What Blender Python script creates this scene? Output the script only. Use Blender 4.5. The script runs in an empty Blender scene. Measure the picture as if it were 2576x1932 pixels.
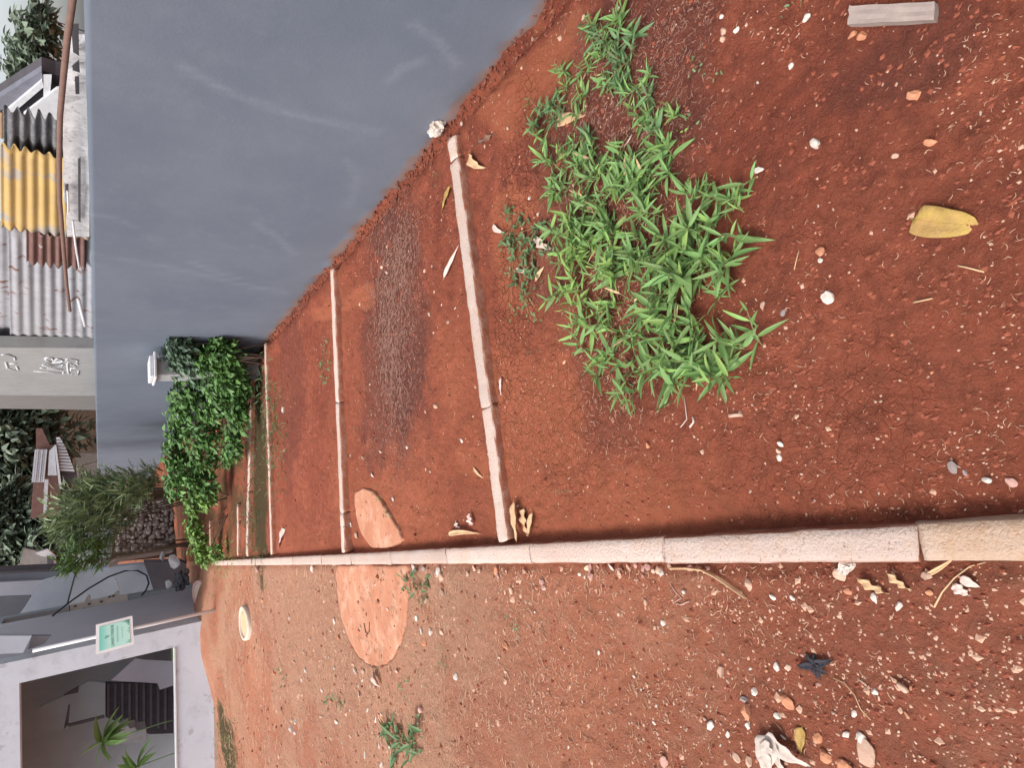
import bpy, bmesh, math, random
import numpy as np
from mathutils import Matrix, Vector
random.seed(7); RS=np.random.RandomState(7)
C=bpy.context.scene.collection
# ------------------------------------------------------------------ camera
f=1480.;CX,CY=1288.,966.;H=1.5
d_=np.array([2167,36,-f]);d_/=np.linalg.norm(d_);up=-d_
F_=np.array([0,0,-1.]);Fh=F_-up*F_.dot(up);Fh/=np.linalg.norm(Fh)
M=np.array([np.cross(Fh,up),Fh,up])
cam=bpy.data.cameras.new('camera');co=bpy.data.objects.new('camera',cam);C.objects.link(co)
cam.sensor_fit='HORIZONTAL';cam.sensor_width=36;cam.lens=36*f/2576;cam.clip_start=.02;cam.clip_end=500
co.matrix_world=Matrix.Translation((0,0,H))@Matrix(M.tolist()).to_4x4()
bpy.context.scene.camera=co
# ------------------------------------------------------------------ sky, sun, exposure
w=bpy.data.worlds.new('World');bpy.context.scene.world=w;w.use_nodes=True
nt=w.node_tree;nt.nodes.clear()
sk=nt.nodes.new('ShaderNodeTexSky');sk.sky_type='NISHITA';sk.sun_disc=False
SUN_EL,SUN_AZ=math.radians(56),math.radians(-112)   # azimuth measured from +Y towards +X
sk.sun_elevation=SUN_EL;sk.sun_rotation=SUN_AZ;sk.dust_density=4;sk.air_density=1;sk.ozone_density=1
hs=nt.nodes.new('ShaderNodeHueSaturation');hs.inputs['Saturation'].default_value=.34;hs.inputs['Value'].default_value=1.0
bg=nt.nodes.new('ShaderNodeBackground');bg.inputs[1].default_value=.15
wo=nt.nodes.new('ShaderNodeOutputWorld')
nt.links.new(sk.outputs[0],hs.inputs['Color']);nt.links.new(hs.outputs[0],bg.inputs[0]);nt.links.new(bg.outputs[0],wo.inputs[0])
sl=bpy.data.lights.new('sun','SUN');sl.energy=1.4;sl.angle=math.radians(24);sl.color=(1,.96,.9)
so=bpy.data.objects.new('sun',sl);C.objects.link(so)
sd=Vector((math.sin(SUN_AZ)*math.cos(SUN_EL),math.cos(SUN_AZ)*math.cos(SUN_EL),math.sin(SUN_EL)))
so.rotation_euler=sd.to_track_quat('Z','Y').to_euler()
vs=bpy.context.scene.view_settings;vs.view_transform='Standard';vs.look='None';vs.exposure=0.72;vs.gamma=1;vs.use_curve_mapping=False
# ------------------------------------------------------------------ photo-pixel to place helpers
def ray(px,py): return M@np.array([px-CX,CY-py,-f])
def G(px,py,z=0.):
    r=ray(px,py);return r*((z-H)/r[2])+np.array([0,0,H])
def at(px,py,Y):
    r=ray(px,py);return r*(Y/r[1])+np.array([0,0,H])
P0=np.array([1.574,1.901]);P1=np.array([.536,7.36]);DW=(P1-P0)/np.linalg.norm(P1-P0);NW=np.array([-DW[1],DW[0]])
AW=np.array([-NW[0],-NW[1],0.])     # away from the plots, behind the boundary wall
def WH(px,py,o=0.):
    r=ray(px,py);c=P0-NW*o;t=(c@NW)/(r[:2]@NW);return r*t+np.array([0,0,H])
# ------------------------------------------------------------------ object helpers
def tag(o,label=None,cat=None,group=None,kind=None):
    if label:o['label']=label
    if cat:o['category']=cat
    if group:o['group']=group
    if kind:o['kind']=kind
    return o
def link(name,me,m=None,parent=None,loc=None):
    if m is not None and len(me.materials)==0: me.materials.append(m)
    o=bpy.data.objects.new(name,me);C.objects.link(o)
    if loc is not None:o.location=loc
    if parent is not None:o.parent=parent
    return o
def mesh(name,v,fc,smooth=False):
    me=bpy.data.meshes.new(name);me.from_pydata([tuple(map(float,a)) for a in v],[],[tuple(map(int,a)) for a in fc]);
    if smooth: me.polygons.foreach_set('use_smooth',[True]*len(me.polygons))
    me.update();return me
def empty(name,loc=(0,0,0),rz=0):
    o=bpy.data.objects.new(name,None);C.objects.link(o);o.location=loc;o.rotation_euler=(0,0,rz);o.empty_display_size=.05;return o
class MB:
    def __init__(s): s.v=[];s.f=[]
    def add(s,v,fc):
        n=len(s.v);s.v+= [tuple(map(float,a)) for a in v];s.f+=[tuple(int(i)+n for i in q) for q in fc];return s
    def box(s,x0,x1,y0,y1,z0,z1,rz=0,c=(0,0)):
        vv=[]
        for z in(z0,z1):
            for x,y in((x0,y0),(x1,y0),(x1,y1),(x0,y1)):
                vv.append((c[0]+x*math.cos(rz)-y*math.sin(rz),c[1]+x*math.sin(rz)+y*math.cos(rz),z))
        return s.add(vv,[(0,3,2,1),(4,5,6,7),(0,1,5,4),(1,2,6,5),(2,3,7,6),(3,0,4,7)])
    def prism(s,front,ext):
        n=len(front);e=np.array(ext);v=[np.array(p) for p in front]+[np.array(p)+e for p in front]
        return s.add(v,[tuple(range(n)),tuple(range(2*n-1,n-1,-1))]+[(i,i+n,(i+1)%n+n,(i+1)%n) for i in range(n)])
    def tube(s,pts,r,n=7,r1=None,flat=1.):
        pts=[np.array(p,float) for p in pts];k=len(pts);vv=[];r1=r if r1 is None else r1
        for i,p in enumerate(pts):
            t=pts[min(i+1,k-1)]-pts[max(i-1,0)];t/=np.linalg.norm(t)+1e-9
            a=np.cross(t,[0,0,1.]);
            if np.linalg.norm(a)<.2:a=np.cross(t,[1.,0,0])
            a/=np.linalg.norm(a);b=np.cross(a,t);rr=r+(r1-r)*i/max(k-1,1)
            for j in range(n):
                q=2*math.pi*j/n;vv.append(p+a*rr*math.cos(q)+b*rr*flat*math.sin(q))
        fc=[(i*n+j,i*n+(j+1)%n,(i+1)*n+(j+1)%n,(i+1)*n+j) for i in range(k-1) for j in range(n)]
        fc+=[tuple(range(n-1,-1,-1)),tuple(range((k-1)*n,k*n))]
        return s.add(vv,fc)
    def build(s,name,m,parent=None,smooth=False,loc=None,bevel=0):
        me=mesh(name,s.v,s.f,smooth)
        bm=bmesh.new();bm.from_mesh(me);bmesh.ops.recalc_face_normals(bm,faces=bm.faces)
        if bevel: bmesh.ops.bevel(bm,geom=list(bm.edges),offset=bevel,segments=1,affect='EDGES')
        bm.to_mesh(me);bm.free();return link(name,me,m,parent,loc)
# ------------------------------------------------------------------ value noise in numpy
_T=RS.rand(256,256)
def vn(x,y):
    xi=np.floor(x).astype(int);yi=np.floor(y).astype(int);fx=x-xi;fy=y-yi;fx=fx*fx*(3-2*fx);fy=fy*fy*(3-2*fy)
    a=_T[xi%256,yi%256];b=_T[(xi+1)%256,yi%256];c=_T[xi%256,(yi+1)%256];d=_T[(xi+1)%256,(yi+1)%256]
    return (a*(1-fx)+b*fx)*(1-fy)+(c*(1-fx)+d*fx)*fy
def fbm(x,y,o=4):
    s=0;a=.5
    for i in range(o): s=s+a*vn(x*2**i+17*i,y*2**i+31*i);a*=.5
    return s/(1-.5**o)
def rot2(x,y,a): return x*math.cos(a)-y*math.sin(a),x*math.sin(a)+y*math.cos(a)
# ------------------------------------------------------------------ materials
def nodes(name):
    m=bpy.data.materials.new(name);m.use_nodes=True;t=m.node_tree;b=t.nodes['Principled BSDF'];return m,t,b
def N(t,ty,**k):
    n=t.nodes.new(ty)
    for a,v in k.items():
        if a in n.inputs: n.inputs[a].default_value=v
        else: setattr(n,a,v)
    return n
def noise(t,vec,scale,detail=5,rough=.6,dist=0):
    n=N(t,'ShaderNodeTexNoise');n.inputs['Scale'].default_value=scale;n.inputs['Detail'].default_value=detail;n.inputs['Roughness'].default_value=rough;n.inputs['Distortion'].default_value=dist
    t.links.new(vec,n.inputs['Vector']);return n.outputs['Fac']
def ramp(t,fac,stops):
    r=N(t,'ShaderNodeValToRGB');e=r.color_ramp.elements
    while len(e)<len(stops):e.new(.5)
    for q,(p,c) in zip(e,stops):
        q.position=p;q.color=(c if isinstance(c,tuple) else (c,c,c))[:3]+(1,)
    t.links.new(fac,r.inputs[0]);return r.outputs[0]
def mix(t,fac,a,b,mode='MIX'):
    n=N(t,'ShaderNodeMix',data_type='RGBA',blend_type=mode)
    for s,v in((0,fac),(6,a),(7,b)):
        if isinstance(v,(int,float)):n.inputs[s].default_value=v
        elif isinstance(v,tuple):n.inputs[s].default_value=v[:3]+(1,)
        else:t.links.new(v,n.inputs[s])
    return n.outputs[2]
def math_(t,op,a,b=0.,cl=False):
    n=N(t,'ShaderNodeMath',operation=op,use_clamp=cl)
    for s,v in((0,a),(1,b)):
        if isinstance(v,(int,float)):n.inputs[s].default_value=v
        else:t.links.new(v,n.inputs[s])
    return n.outputs[0]
def bump(t,b,h,strength,dist=.01):
    n=N(t,'ShaderNodeBump');n.inputs['Strength'].default_value=strength;n.inputs['Distance'].default_value=dist
    t.links.new(h,n.inputs['Height']);t.links.new(n.outputs[0],b.inputs['Normal'])
def vec(t,kind='Object'):
    return N(t,'ShaderNodeTexCoord').outputs[kind] if kind!='Position' else N(t,'ShaderNodeNewGeometry').outputs['Position']
def pm(name,c1,c2,scale=6,rough=.85,bs=60,bst=.4,bd=.004,spots=None,spotscale=25,spotth=.62,var=0.,kind='Position',spec=.25,c3=None,trans=0):
    m,t,b=nodes(name);v=vec(t,kind)
    col=mix(t,ramp(t,noise(t,v,scale,6,.65),[(.32,0.),(.68,1.)]),c1,c2)
    if c3: col=mix(t,ramp(t,noise(t,v,scale*3.3,4,.7,.4),[(.5,0.),(.72,.8)]),col,c3)
    if spots: col=mix(t,ramp(t,noise(t,v,spotscale,3,.5),[(spotth,0.),(spotth+.06,1.)]),col,spots)
    if var:
        oi=N(t,'ShaderNodeObjectInfo').outputs['Random'];h=N(t,'ShaderNodeHueSaturation')
        t.links.new(col,h.inputs['Color']);t.links.new(math_(t,'MULTIPLY_ADD',oi,var*2,),h.inputs['Value'])
        h.inputs['Value'].links[0].from_node.inputs[2].default_value=1-var;col=h.outputs[0]
    t.links.new(col,b.inputs['Base Color']);b.inputs['Roughness'].default_value=rough;b.inputs['Specular IOR Level'].default_value=spec
    if trans:
        tr=N(t,'ShaderNodeBsdfTranslucent');t.links.new(col,tr.inputs[0]);ms=N(t,'ShaderNodeMixShader');ms.inputs[0].default_value=trans
        out=t.nodes['Material Output'];t.links.new(b.outputs[0],ms.inputs[1]);t.links.new(tr.outputs[0],ms.inputs[2]);t.links.new(ms.outputs[0],out.inputs[0])
    if bst: bump(t,b,noise(t,v,bs,6,.65),bst,bd)
    return m
def soil_material():
    m,t,b=nodes('red_soil');v=vec(t,'Position')
    at_=lambda n:N(t,'ShaderNodeAttribute',attribute_name=n).outputs['Fac']
    big=noise(t,v,1.7,6,.62);med=noise(t,v,14,8,.7,.3);fine=noise(t,v,110,6,.75);vf=noise(t,v,420,3,.7)
    col=mix(t,ramp(t,big,[(.34,0.),(.66,1.)]),(.33,.082,.048),(.51,.145,.082))
    col=mix(t,ramp(t,med,[(.36,0.),(.68,.85)]),col,(.165,.048,.034))
    col=mix(t,ramp(t,fine,[(.50,0.),(.74,.6)]),col,(.42,.165,.095))
    col=mix(t,ramp(t,vf,[(.62,0.),(.70,.45)]),col,(.52,.27,.17))
    col=mix(t,math_(t,'MULTIPLY',at_('path'),ramp(t,med,[(.3,.35),(.65,.85)])),col,(.56,.25,.155))
    # smooth orange dried mud
    smo=math_(t,'MULTIPLY',at_('orange'),ramp(t,med,[(.30,.35),(.6,1.)]),True)
    col=mix(t,smo,col,(.46,.155,.075))
    # pale straw crust of the path
    n2=noise(t,v,55,6,.8,.8)
    crust=math_(t,'MULTIPLY',at_('pale'),ramp(t,n2,[(.36,.12),(.62,1.)]),True)
    col=mix(t,crust,col,(.58,.34,.225))
    # dark plant litter
    n3=noise(t,v,160,5,.8,.5)
    lit=math_(t,'MULTIPLY',at_('litter'),ramp(t,n3,[(.32,.25),(.66,1.)]),True)
    col=mix(t,lit,col,(.125,.052,.045))
    col=mix(t,math_(t,'MULTIPLY',at_('litter'),ramp(t,n3,[(.60,0.),(.70,.55)]),True),col,(.36,.22,.17))
    mo=math_(t,'MULTIPLY',at_('moss'),ramp(t,n2,[(.25,.6),(.55,1.)]),True)
    col=mix(t,mo,col,(.075,.062,.03))
    # drying cracks
    vo=N(t,'ShaderNodeTexVoronoi',feature='DISTANCE_TO_EDGE');vo.inputs['Scale'].default_value=26
    dv=N(t,'ShaderNodeVectorMath',operation='ADD');nn=N(t,'ShaderNodeTexNoise');nn.inputs['Scale'].default_value=24;t.links.new(v,nn.inputs['Vector'])
    sc=N(t,'ShaderNodeVectorMath',operation='SCALE');sc.inputs['Scale'].default_value=.035;t.links.new(nn.outputs['Color'],sc.inputs[0])
    t.links.new(v,dv.inputs[0]);t.links.new(sc.outputs[0],dv.inputs[1]);t.links.new(dv.outputs[0],vo.inputs['Vector'])
    ck=math_(t,'MULTIPLY',ramp(t,vo.outputs[0],[(0.,1.),(.045,0.)]),at_('crack'),True)
    col=mix(t,math_(t,'MULTIPLY',ck,.75),col,(.075,.022,.016))
    t.links.new(col,b.inputs['Base Color']);b.inputs['Roughness'].default_value=.93;b.inputs['Specular IOR Level'].default_value=.12
    h=math_(t,'ADD',math_(t,'MULTIPLY',noise(t,v,45,8,.75,.4),1.2),math_(t,'MULTIPLY',fine,.55))
    h=math_(t,'ADD',h,math_(t,'MULTIPLY',n3,.25));h=math_(t,'SUBTRACT',h,math_(t,'MULTIPLY',ck,.5))
    keep=math_(t,'SUBTRACT',1.,math_(t,'MULTIPLY',at_('orange'),.6))
    bump(t,b,math_(t,'MULTIPLY',h,keep),1.,.027);return m
# ------------------------------------------------------------------ the ground
KS=.2465
def kerb_x(y): return -.182-KS*y          # the side of the long kerb that faces the plots
KW=.082
def wall_d(x,y): return (x-P0[0])*NW[0]+(y-P0[1])*NW[1]     # >0 on the plots' side
def blob(x,y,pts,px,py,rx,ry,ang=0,n=.35):
    c=G(px,py);u,v=rot2(x-c[0],y-c[1],-ang);r=np.sqrt((u/rx)**2+(v/ry)**2)+(fbm(x*5+px,y*5+py,4)-.5)*n*2
    return np.clip((1.12-r)/.3,0,1)
def terr(x,y):
    x=np.asarray(x,float);y=np.asarray(y,float)
    z=(fbm(x*1.3+5,y*1.3,3)-.5)*.03+(fbm(x*9,y*9+3,4)-.5)*.016
    z=z+(fbm(x*38,y*38+9,3)-.5)*.012+np.clip(fbm(x*17+4,y*17,3)-.56,0,1)*.035*(y<6)
    z=z+.30*np.exp(-(((x+4.35)/1.0)**2+((y-12.1)/1.4)**2))+.25*np.clip((y-13)/6,0,1)
    dk=x-kerb_x(y);left=np.clip((-dk-KW)/.05,0,1)
    z=z+left*.022
    near=np.exp(-((dk-.03)/.035)**2)*(dk>0);z=z-near*.018
    d=wall_d(x,y);z=z-.05*np.exp(-((d-.05)/.05)**2)*(y<9)+.015*np.exp(-((d-.2)/.07)**2)
    z=np.where((y>14.8)|(x>2.2),z*.6,z)
    return z
def inpoly(x,y,poly):
    ins=np.zeros(np.shape(x),bool);n=len(poly)
    for i in range(n):
        x1,y1=poly[i];x2,y2=poly[(i+1)%n];c=((y1>y)!=(y2>y));ins^=c&(x<(x2-x1)*(y-y1)/(y2-y1+1e-12)+x1)
    return ins
SL_IN=[(890,1238),(915,1228),(937,1236),(958,1262),(980,1300),(1000,1335),(1010,1358),(1000,1372),(960,1380),(930,1376),(905,1340),(895,1300),(890,1265)]
SL_OUT=[(844,1422),(935,1422),(1024,1422),(1026,1470),(1022,1540),(1018,1575),(1010,1610),(993,1645),(980,1662),(962,1676),(945,1678),(920,1669),(900,1655),(885,1628),(868,1590),(852,1530),(845,1470)]
SLP=[[tuple(G(a,b,.03)[:2]) for a,b in q] for q in(SL_IN,SL_OUT)]
def build_ground():
    ys=[-5,-3.5,-2.2,-1.2,-.6,-.2,0.05];y=.2
    while y<45: ys.append(y);y+=max(.0048,.0075*y)
    ys+=list(np.geomspace(50,260,10));ys=np.array(ys);nu=560
    u=np.linspace(-1,1,nu);u=np.concatenate([[-8,-3.,-1.6,-1.2],u,[1.2,1.6,3,8]])
    Y,U=np.meshgrid(ys,u,indexing='ij');X=U*(.85+.62*np.abs(Y))-.12*Y
    Z=terr(X,Y)
    for q in SLP: Z=np.where(inpoly(X,Y,q),np.minimum(Z,-.006),Z)
    Z=np.where(np.abs(U)>1.1,0,Z)
    nr,nc=X.shape;V=np.stack([X,Y,Z],-1).reshape(-1,3).astype(np.float32)
    i=np.arange(nr-1)[:,None]*nc+np.arange(nc-1)[None,:];Fc=np.stack([i,i+1,i+1+nc,i+nc],-1).reshape(-1,4).astype(np.int32)
    me=bpy.data.meshes.new('ground');me.vertices.add(len(V));me.vertices.foreach_set('co',V.ravel())
    me.loops.add(Fc.size);me.loops.foreach_set('vertex_index',Fc.ravel())
    me.polygons.add(len(Fc));me.polygons.foreach_set('loop_start',np.arange(0,Fc.size,4,dtype=np.int32));me.polygons.foreach_set('loop_total',np.full(len(Fc),4,np.int32))
    me.polygons.foreach_set('use_smooth',np.ones(len(Fc),bool));me.update()
    x=X.ravel();y=Y.ravel();dk=x-kerb_x(y);bed=(dk>0).astype(float);path=1-bed
    def A(name,val):
        a=me.attributes.new(name,'FLOAT','POINT');a.data.foreach_set('value',np.clip(val,0,1).astype(np.float32))
    lit=blob(x,y,None,1000,830,.80,.42,.1,.55)*1.0
    lit=np.maximum(lit,blob(x,y,None,950,960,.55,.40,.1,.6)*.75)
    lit=np.maximum(lit,blob(x,y,None,730,950,.5,1.0,1.5,.5)*.5)
    lit=np.maximum(lit,blob(x,y,None,1480,350,.30,.62,1.2,.5)*.75)
    lit=np.maximum(lit,blob(x,y,None,1680,200,.20,.52,1.3,.6)*.7)
    lit=np.maximum(lit,blob(x,y,None,1560,760,.26,.62,1.4,.5)*.45)
    lit=np.maximum(lit,blob(x,y,None,2270,150,.12,.15,0,.6)*.6)
    A('litter',lit*bed)
    oj=np.exp(-np.abs(dk-.15)/.5)*.25*bed+.45*np.clip(fbm(x*1.1+3,y*1.1,3)*2.4-1.15,0,1)
    for a in((1330,1020,.35,.4),(1310,640,.3,.3),(885,760,.08,.9),(960,1280,.35,.35),(1240,1180,.10,.5),(1350,200,.2,.4)): oj=np.maximum(oj,blob(x,y,None,*a,0,.8)*.55)
    A('orange',oj)
    pa=np.clip((y-1.9)/.8,0,1)*path*np.clip(fbm(x*2.3,y*2.3+7,4)*3.6-1.15,0,1)
    pa=np.maximum(pa,path*blob(x,y,None,760,1500,.9,1.8,.2,.5)*.9);pa=np.maximum(pa,path*blob(x,y,None,960,1790,1.1,.9,0,.6)*.8)
    pa=np.maximum(pa,path*.35*np.clip(fbm(x*6,y*6+7,4)*4-2.1,0,1))
    pa=pa*np.clip(1-np.exp(-((x+4.3)**2+(y-8.2)**2)/1.2)*.8,0,1)
    A('pale',pa);A('path',path*np.clip((y-.5)/1.2,.35,1))
    A('moss',np.maximum(blob(x,y,None,650,1130,1.7,.42,.05,.4)*1.0,np.maximum(np.clip((y-7.6)/.6,0,1)*bed*.8*np.clip(fbm(x*3,y*3,3)*3-.8,0,1),blob(x,y,None,580,1880,.6,.8,0,.4))))
    A('crack',np.maximum(np.maximum(blob(x,y,None,1290,700,.18,.8,1.45)*.8,blob(x,y,None,1360,1060,.4,.5)*.45),blob(x,y,None,2100,1150,.3,.3)*.35)*bed)
    o=link('ground',me,soil_material());return tag(o,kind='structure')
build_ground()
def gz(x,y): return float(terr(x,y))
def GP(px,py,dz=0.):
    p=G(px,py)
    for _ in range(3): p=G(px,py,gz(p[0],p[1])+dz)
    return p
# ------------------------------------------------------------------ kerbs
def kerb_mat():
    m=pm('kerb_concrete',(.56,.41,.345),(.60,.48,.425),5,.9,110,1.,.009,spots=(.33,.20,.15),spotscale=120,spotth=.64,var=.09,c3=(.58,.40,.30),spec=.15)
    t=m.node_tree;b=t.nodes['Principled BSDF'];src=b.inputs['Base Color'].links[0].from_socket
    g=N(t,'ShaderNodeNewGeometry');sx=N(t,'ShaderNodeSeparateXYZ');t.links.new(g.outputs['True Normal'],sx.inputs[0])
    side=math_(t,'MULTIPLY',ramp(t,sx.outputs[2],[(.35,1.),(.75,0.)]),ramp(t,noise(t,g.outputs['Position'],18,5,.7),[(.25,.55),(.55,1.)]))
    t.links.new(mix(t,side,src,(.33,.12,.07)),b.inputs['Base Color']);return m      # mud splashed over the sides
MK=kerb_mat()
def kerb(name,label,a,b,width,h,cuts,seed,rough=.004,z0=-.06,hside=None):
    """a,b: ends of the edge nearest the camera; the kerb is laid to its left (seen from a to b)."""
    rs=np.random.RandomState(seed);a=np.array(a);b=np.array(b);L=np.linalg.norm(b-a);t=(b-a)/L;n=np.array([-t[1],t[0]])
    root=empty(name,(a[0],a[1],0));tag(root,label,'kerb','low concrete kerbs that divide the soil into plots')
    cu=[0]+[c for c in cuts if 0<c<L]+[L]
    for k in range(len(cu)-1):
        s0,s1=cu[k],cu[k+1];g=.0008;m=MB()
        dist=np.linalg.norm(a+t*(s0+s1)/2);st=max(.010,.006*dist);ns=max(3,int((s1-s0)/st));S=np.linspace(s0+g,s1-g,ns+1)
        prof=[(-.002,z0),(-.001,h*.45),(.0,h-.010),(.004,h-.002),(width*.3,h+.001),(width*.7,h),(width-.005,h-.002),(width,h-.010),(width+.001,h*.4),(width+.002,z0)]
        dy=rs.uniform(-.0015,.0015);dz=rs.uniform(-.0015,.0015);vv=[]
        for j,s in enumerate(S):
            end=.005 if j in(0,ns) else 0
            for q,(u,z) in enumerate(prof):
                jz=(vn(np.array(s*22+k*9.),np.array(q*1.7+seed))-.5)*rough*.9+(vn(np.array(s*70+k),np.array(q*1.3))-.5)*rough*.6;ju=(vn(np.array(s*14+k*5.),np.array(q*.9+seed+40))-.5)*rough*1.1
                if end and q in(2,3,4,5,6,7): jz=jz-end*.5
                s_=s+(end*.3*(1 if j==0 else -1)) + (.008*math.sin(q*.9+k) if j in(0,ns) else 0)
                p=a+t*s_+n*(u+dy+ju);vv.append((p[0]-a[0],p[1]-a[1],z+dz+(jz if 1<=q<=8 else 0)))
        nq=len(prof);fc=[(j*nq+q,j*nq+q+1,(j+1)*nq+q+1,(j+1)*nq+q) for j in range(ns) for q in range(nq-1)]
        fc+=[tuple(range(nq)),tuple(range(ns*nq+nq-1,ns*nq-1,-1))];m.add(vv,fc)
        o=m.build('kerb_stone',MK,root,smooth=False)
        o.data.polygons.foreach_set('use_smooth',[len(p.vertices)==4 for p in o.data.polygons])
    return root
HK=.045
def kp(y): return np.array([kerb_x(y),y])
LA=kp(-1.2);LB=kp(14.2)
def s_at(px,py): p=G(px,py,HK);return (p[1]-LA[1])*math.sqrt(1+KS*KS)
# the long kerb: its near edge faces the plots
MK2=pm('stained_kerb',(.50,.33,.22),(.56,.42,.34),7,.9,110,1.,.009,c3=(.48,.28,.16),spec=.15)
root_long=kerb('long_kerb','long straight pinkish concrete kerb running from the bottom of the photo towards the houses',LA,LB,KW,HK,
     [.9]+sorted([s_at(2298,1380),s_at(1664,1380),s_at(1330,1390),s_at(1120,1392),s_at(980,1395),s_at(880,1395),s_at(806,1400),s_at(735,1400),s_at(660,1402),s_at(600,1402),s_at(560,1402)]),3)
for o in root_long.children[:2]: o.data.materials.clear();o.data.materials.append(MK2)
tag(root_long.children[0],'orange stained kerb stone nearest the camera')
def ck(label,pr,pl,width,h,cuts,seed,rough=.004):
    # visible near top edge from its right end (at the wall) to its left end (at the long kerb)
    a=G(*pl,h)[:2];b=G(*pr,h)[:2];return kerb('cross_kerb',label,a,b,width,h,cuts,seed,rough)
HA=.043
a_=G(1277,1352,HA)[:2];b_=G(1138,330,HA)[:2]
ck('nearest cross kerb, beside the green weed patch, with a pale broken lump at its wall end',(1143,332),(1277,1362),.088,HA,[.62,1.9],11,.006)
ck('second cross kerb, behind the dark litter patch, between the first and the thin grassy one',(838,672),(867,1392),.085,.05,[.30,1.15],12)
ck('third cross kerb, thin and weed edged, in front of the leafy bushes',(668,862),(684,1397),.085,.045,[1.2],13)
ck('fourth cross kerb, littered with pale rubble right under the leafy bushes',(632,945),(622,1402),.12,.05,[.9],14,.01)
ck('fifth cross kerb, short and half hidden behind the bushes',(598,1270),(598,1400),.09,.05,[.5],15)
ck('farthest cross kerb, a short pale stub behind the bushes near the long kerb end',(527,1310),(530,1403),.11,.06,[],16)
# broken lump at the wall end
def lump(name,loc,s,m,label,cat,group=None,seed=0,parent=None,sc=(1,1,.6),sub=2,sharp=.35):
    rs=np.random.RandomState(seed+100);bm=bmesh.new();bmesh.ops.create_icosphere(bm,subdivisions=sub,radius=1)
    dirs=rs.normal(size=(7,3));dirs/=np.linalg.norm(dirs,axis=1)[:,None];off=rs.uniform(.45,.9,7)
    for v in bm.verts:
        p=np.array(v.co)
        for d,o in zip(dirs,off):
            e=p@d-o
            if e>0:p=p-d*e
        p*=1+rs.uniform(-sharp,sharp)*.25;v.co=Vector(p*np.array(sc))*s
    me=bpy.data.meshes.new(name);bm.to_mesh(me);bm.free();o=link(name,me,m,parent,loc);o.rotation_euler=(rs.uniform(-.3,.3),rs.uniform(-.3,.3),rs.uniform(0,6))
    return tag(o,label,cat,group) if label else o
M_white=pm('white_mortar',(.62,.52,.44),(.72,.66,.6),14,.9,160,.6,.005,c3=(.42,.25,.17),var=.12,kind='Object')
M_tan=pm('tan_stone',(.55,.36,.26),(.44,.27,.2),12,.9,160,.5,.004,var=.2,kind='Object',c3=(.62,.46,.36))
M_or=pm('orange_brick',(.54,.24,.13),(.46,.20,.12),12,.9,160,.5,.004,var=.15,kind='Object')
M_grey=pm('grey_stone',(.33,.26,.24),(.24,.19,.18),12,.9,160,.5,.004,var=.2,kind='Object')
p=GP(1122,322);lump('mortar_lump',(p[0],p[1],.03),.066,M_white,'crumbling pale mortar lump where the nearest cross kerb meets the grey wall','lump',seed=1,sub=3,sharp=1.3,sc=(1,.8,.75))
p=GP(2130,1424);lump('mortar_lump',(p[0],p[1],.022),.030,M_white,'flat mortar blob sticking out of the long kerb foot beside the tan stone','lump',seed=2,sub=3,sharp=.9,sc=(1,.7,.5))
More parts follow.
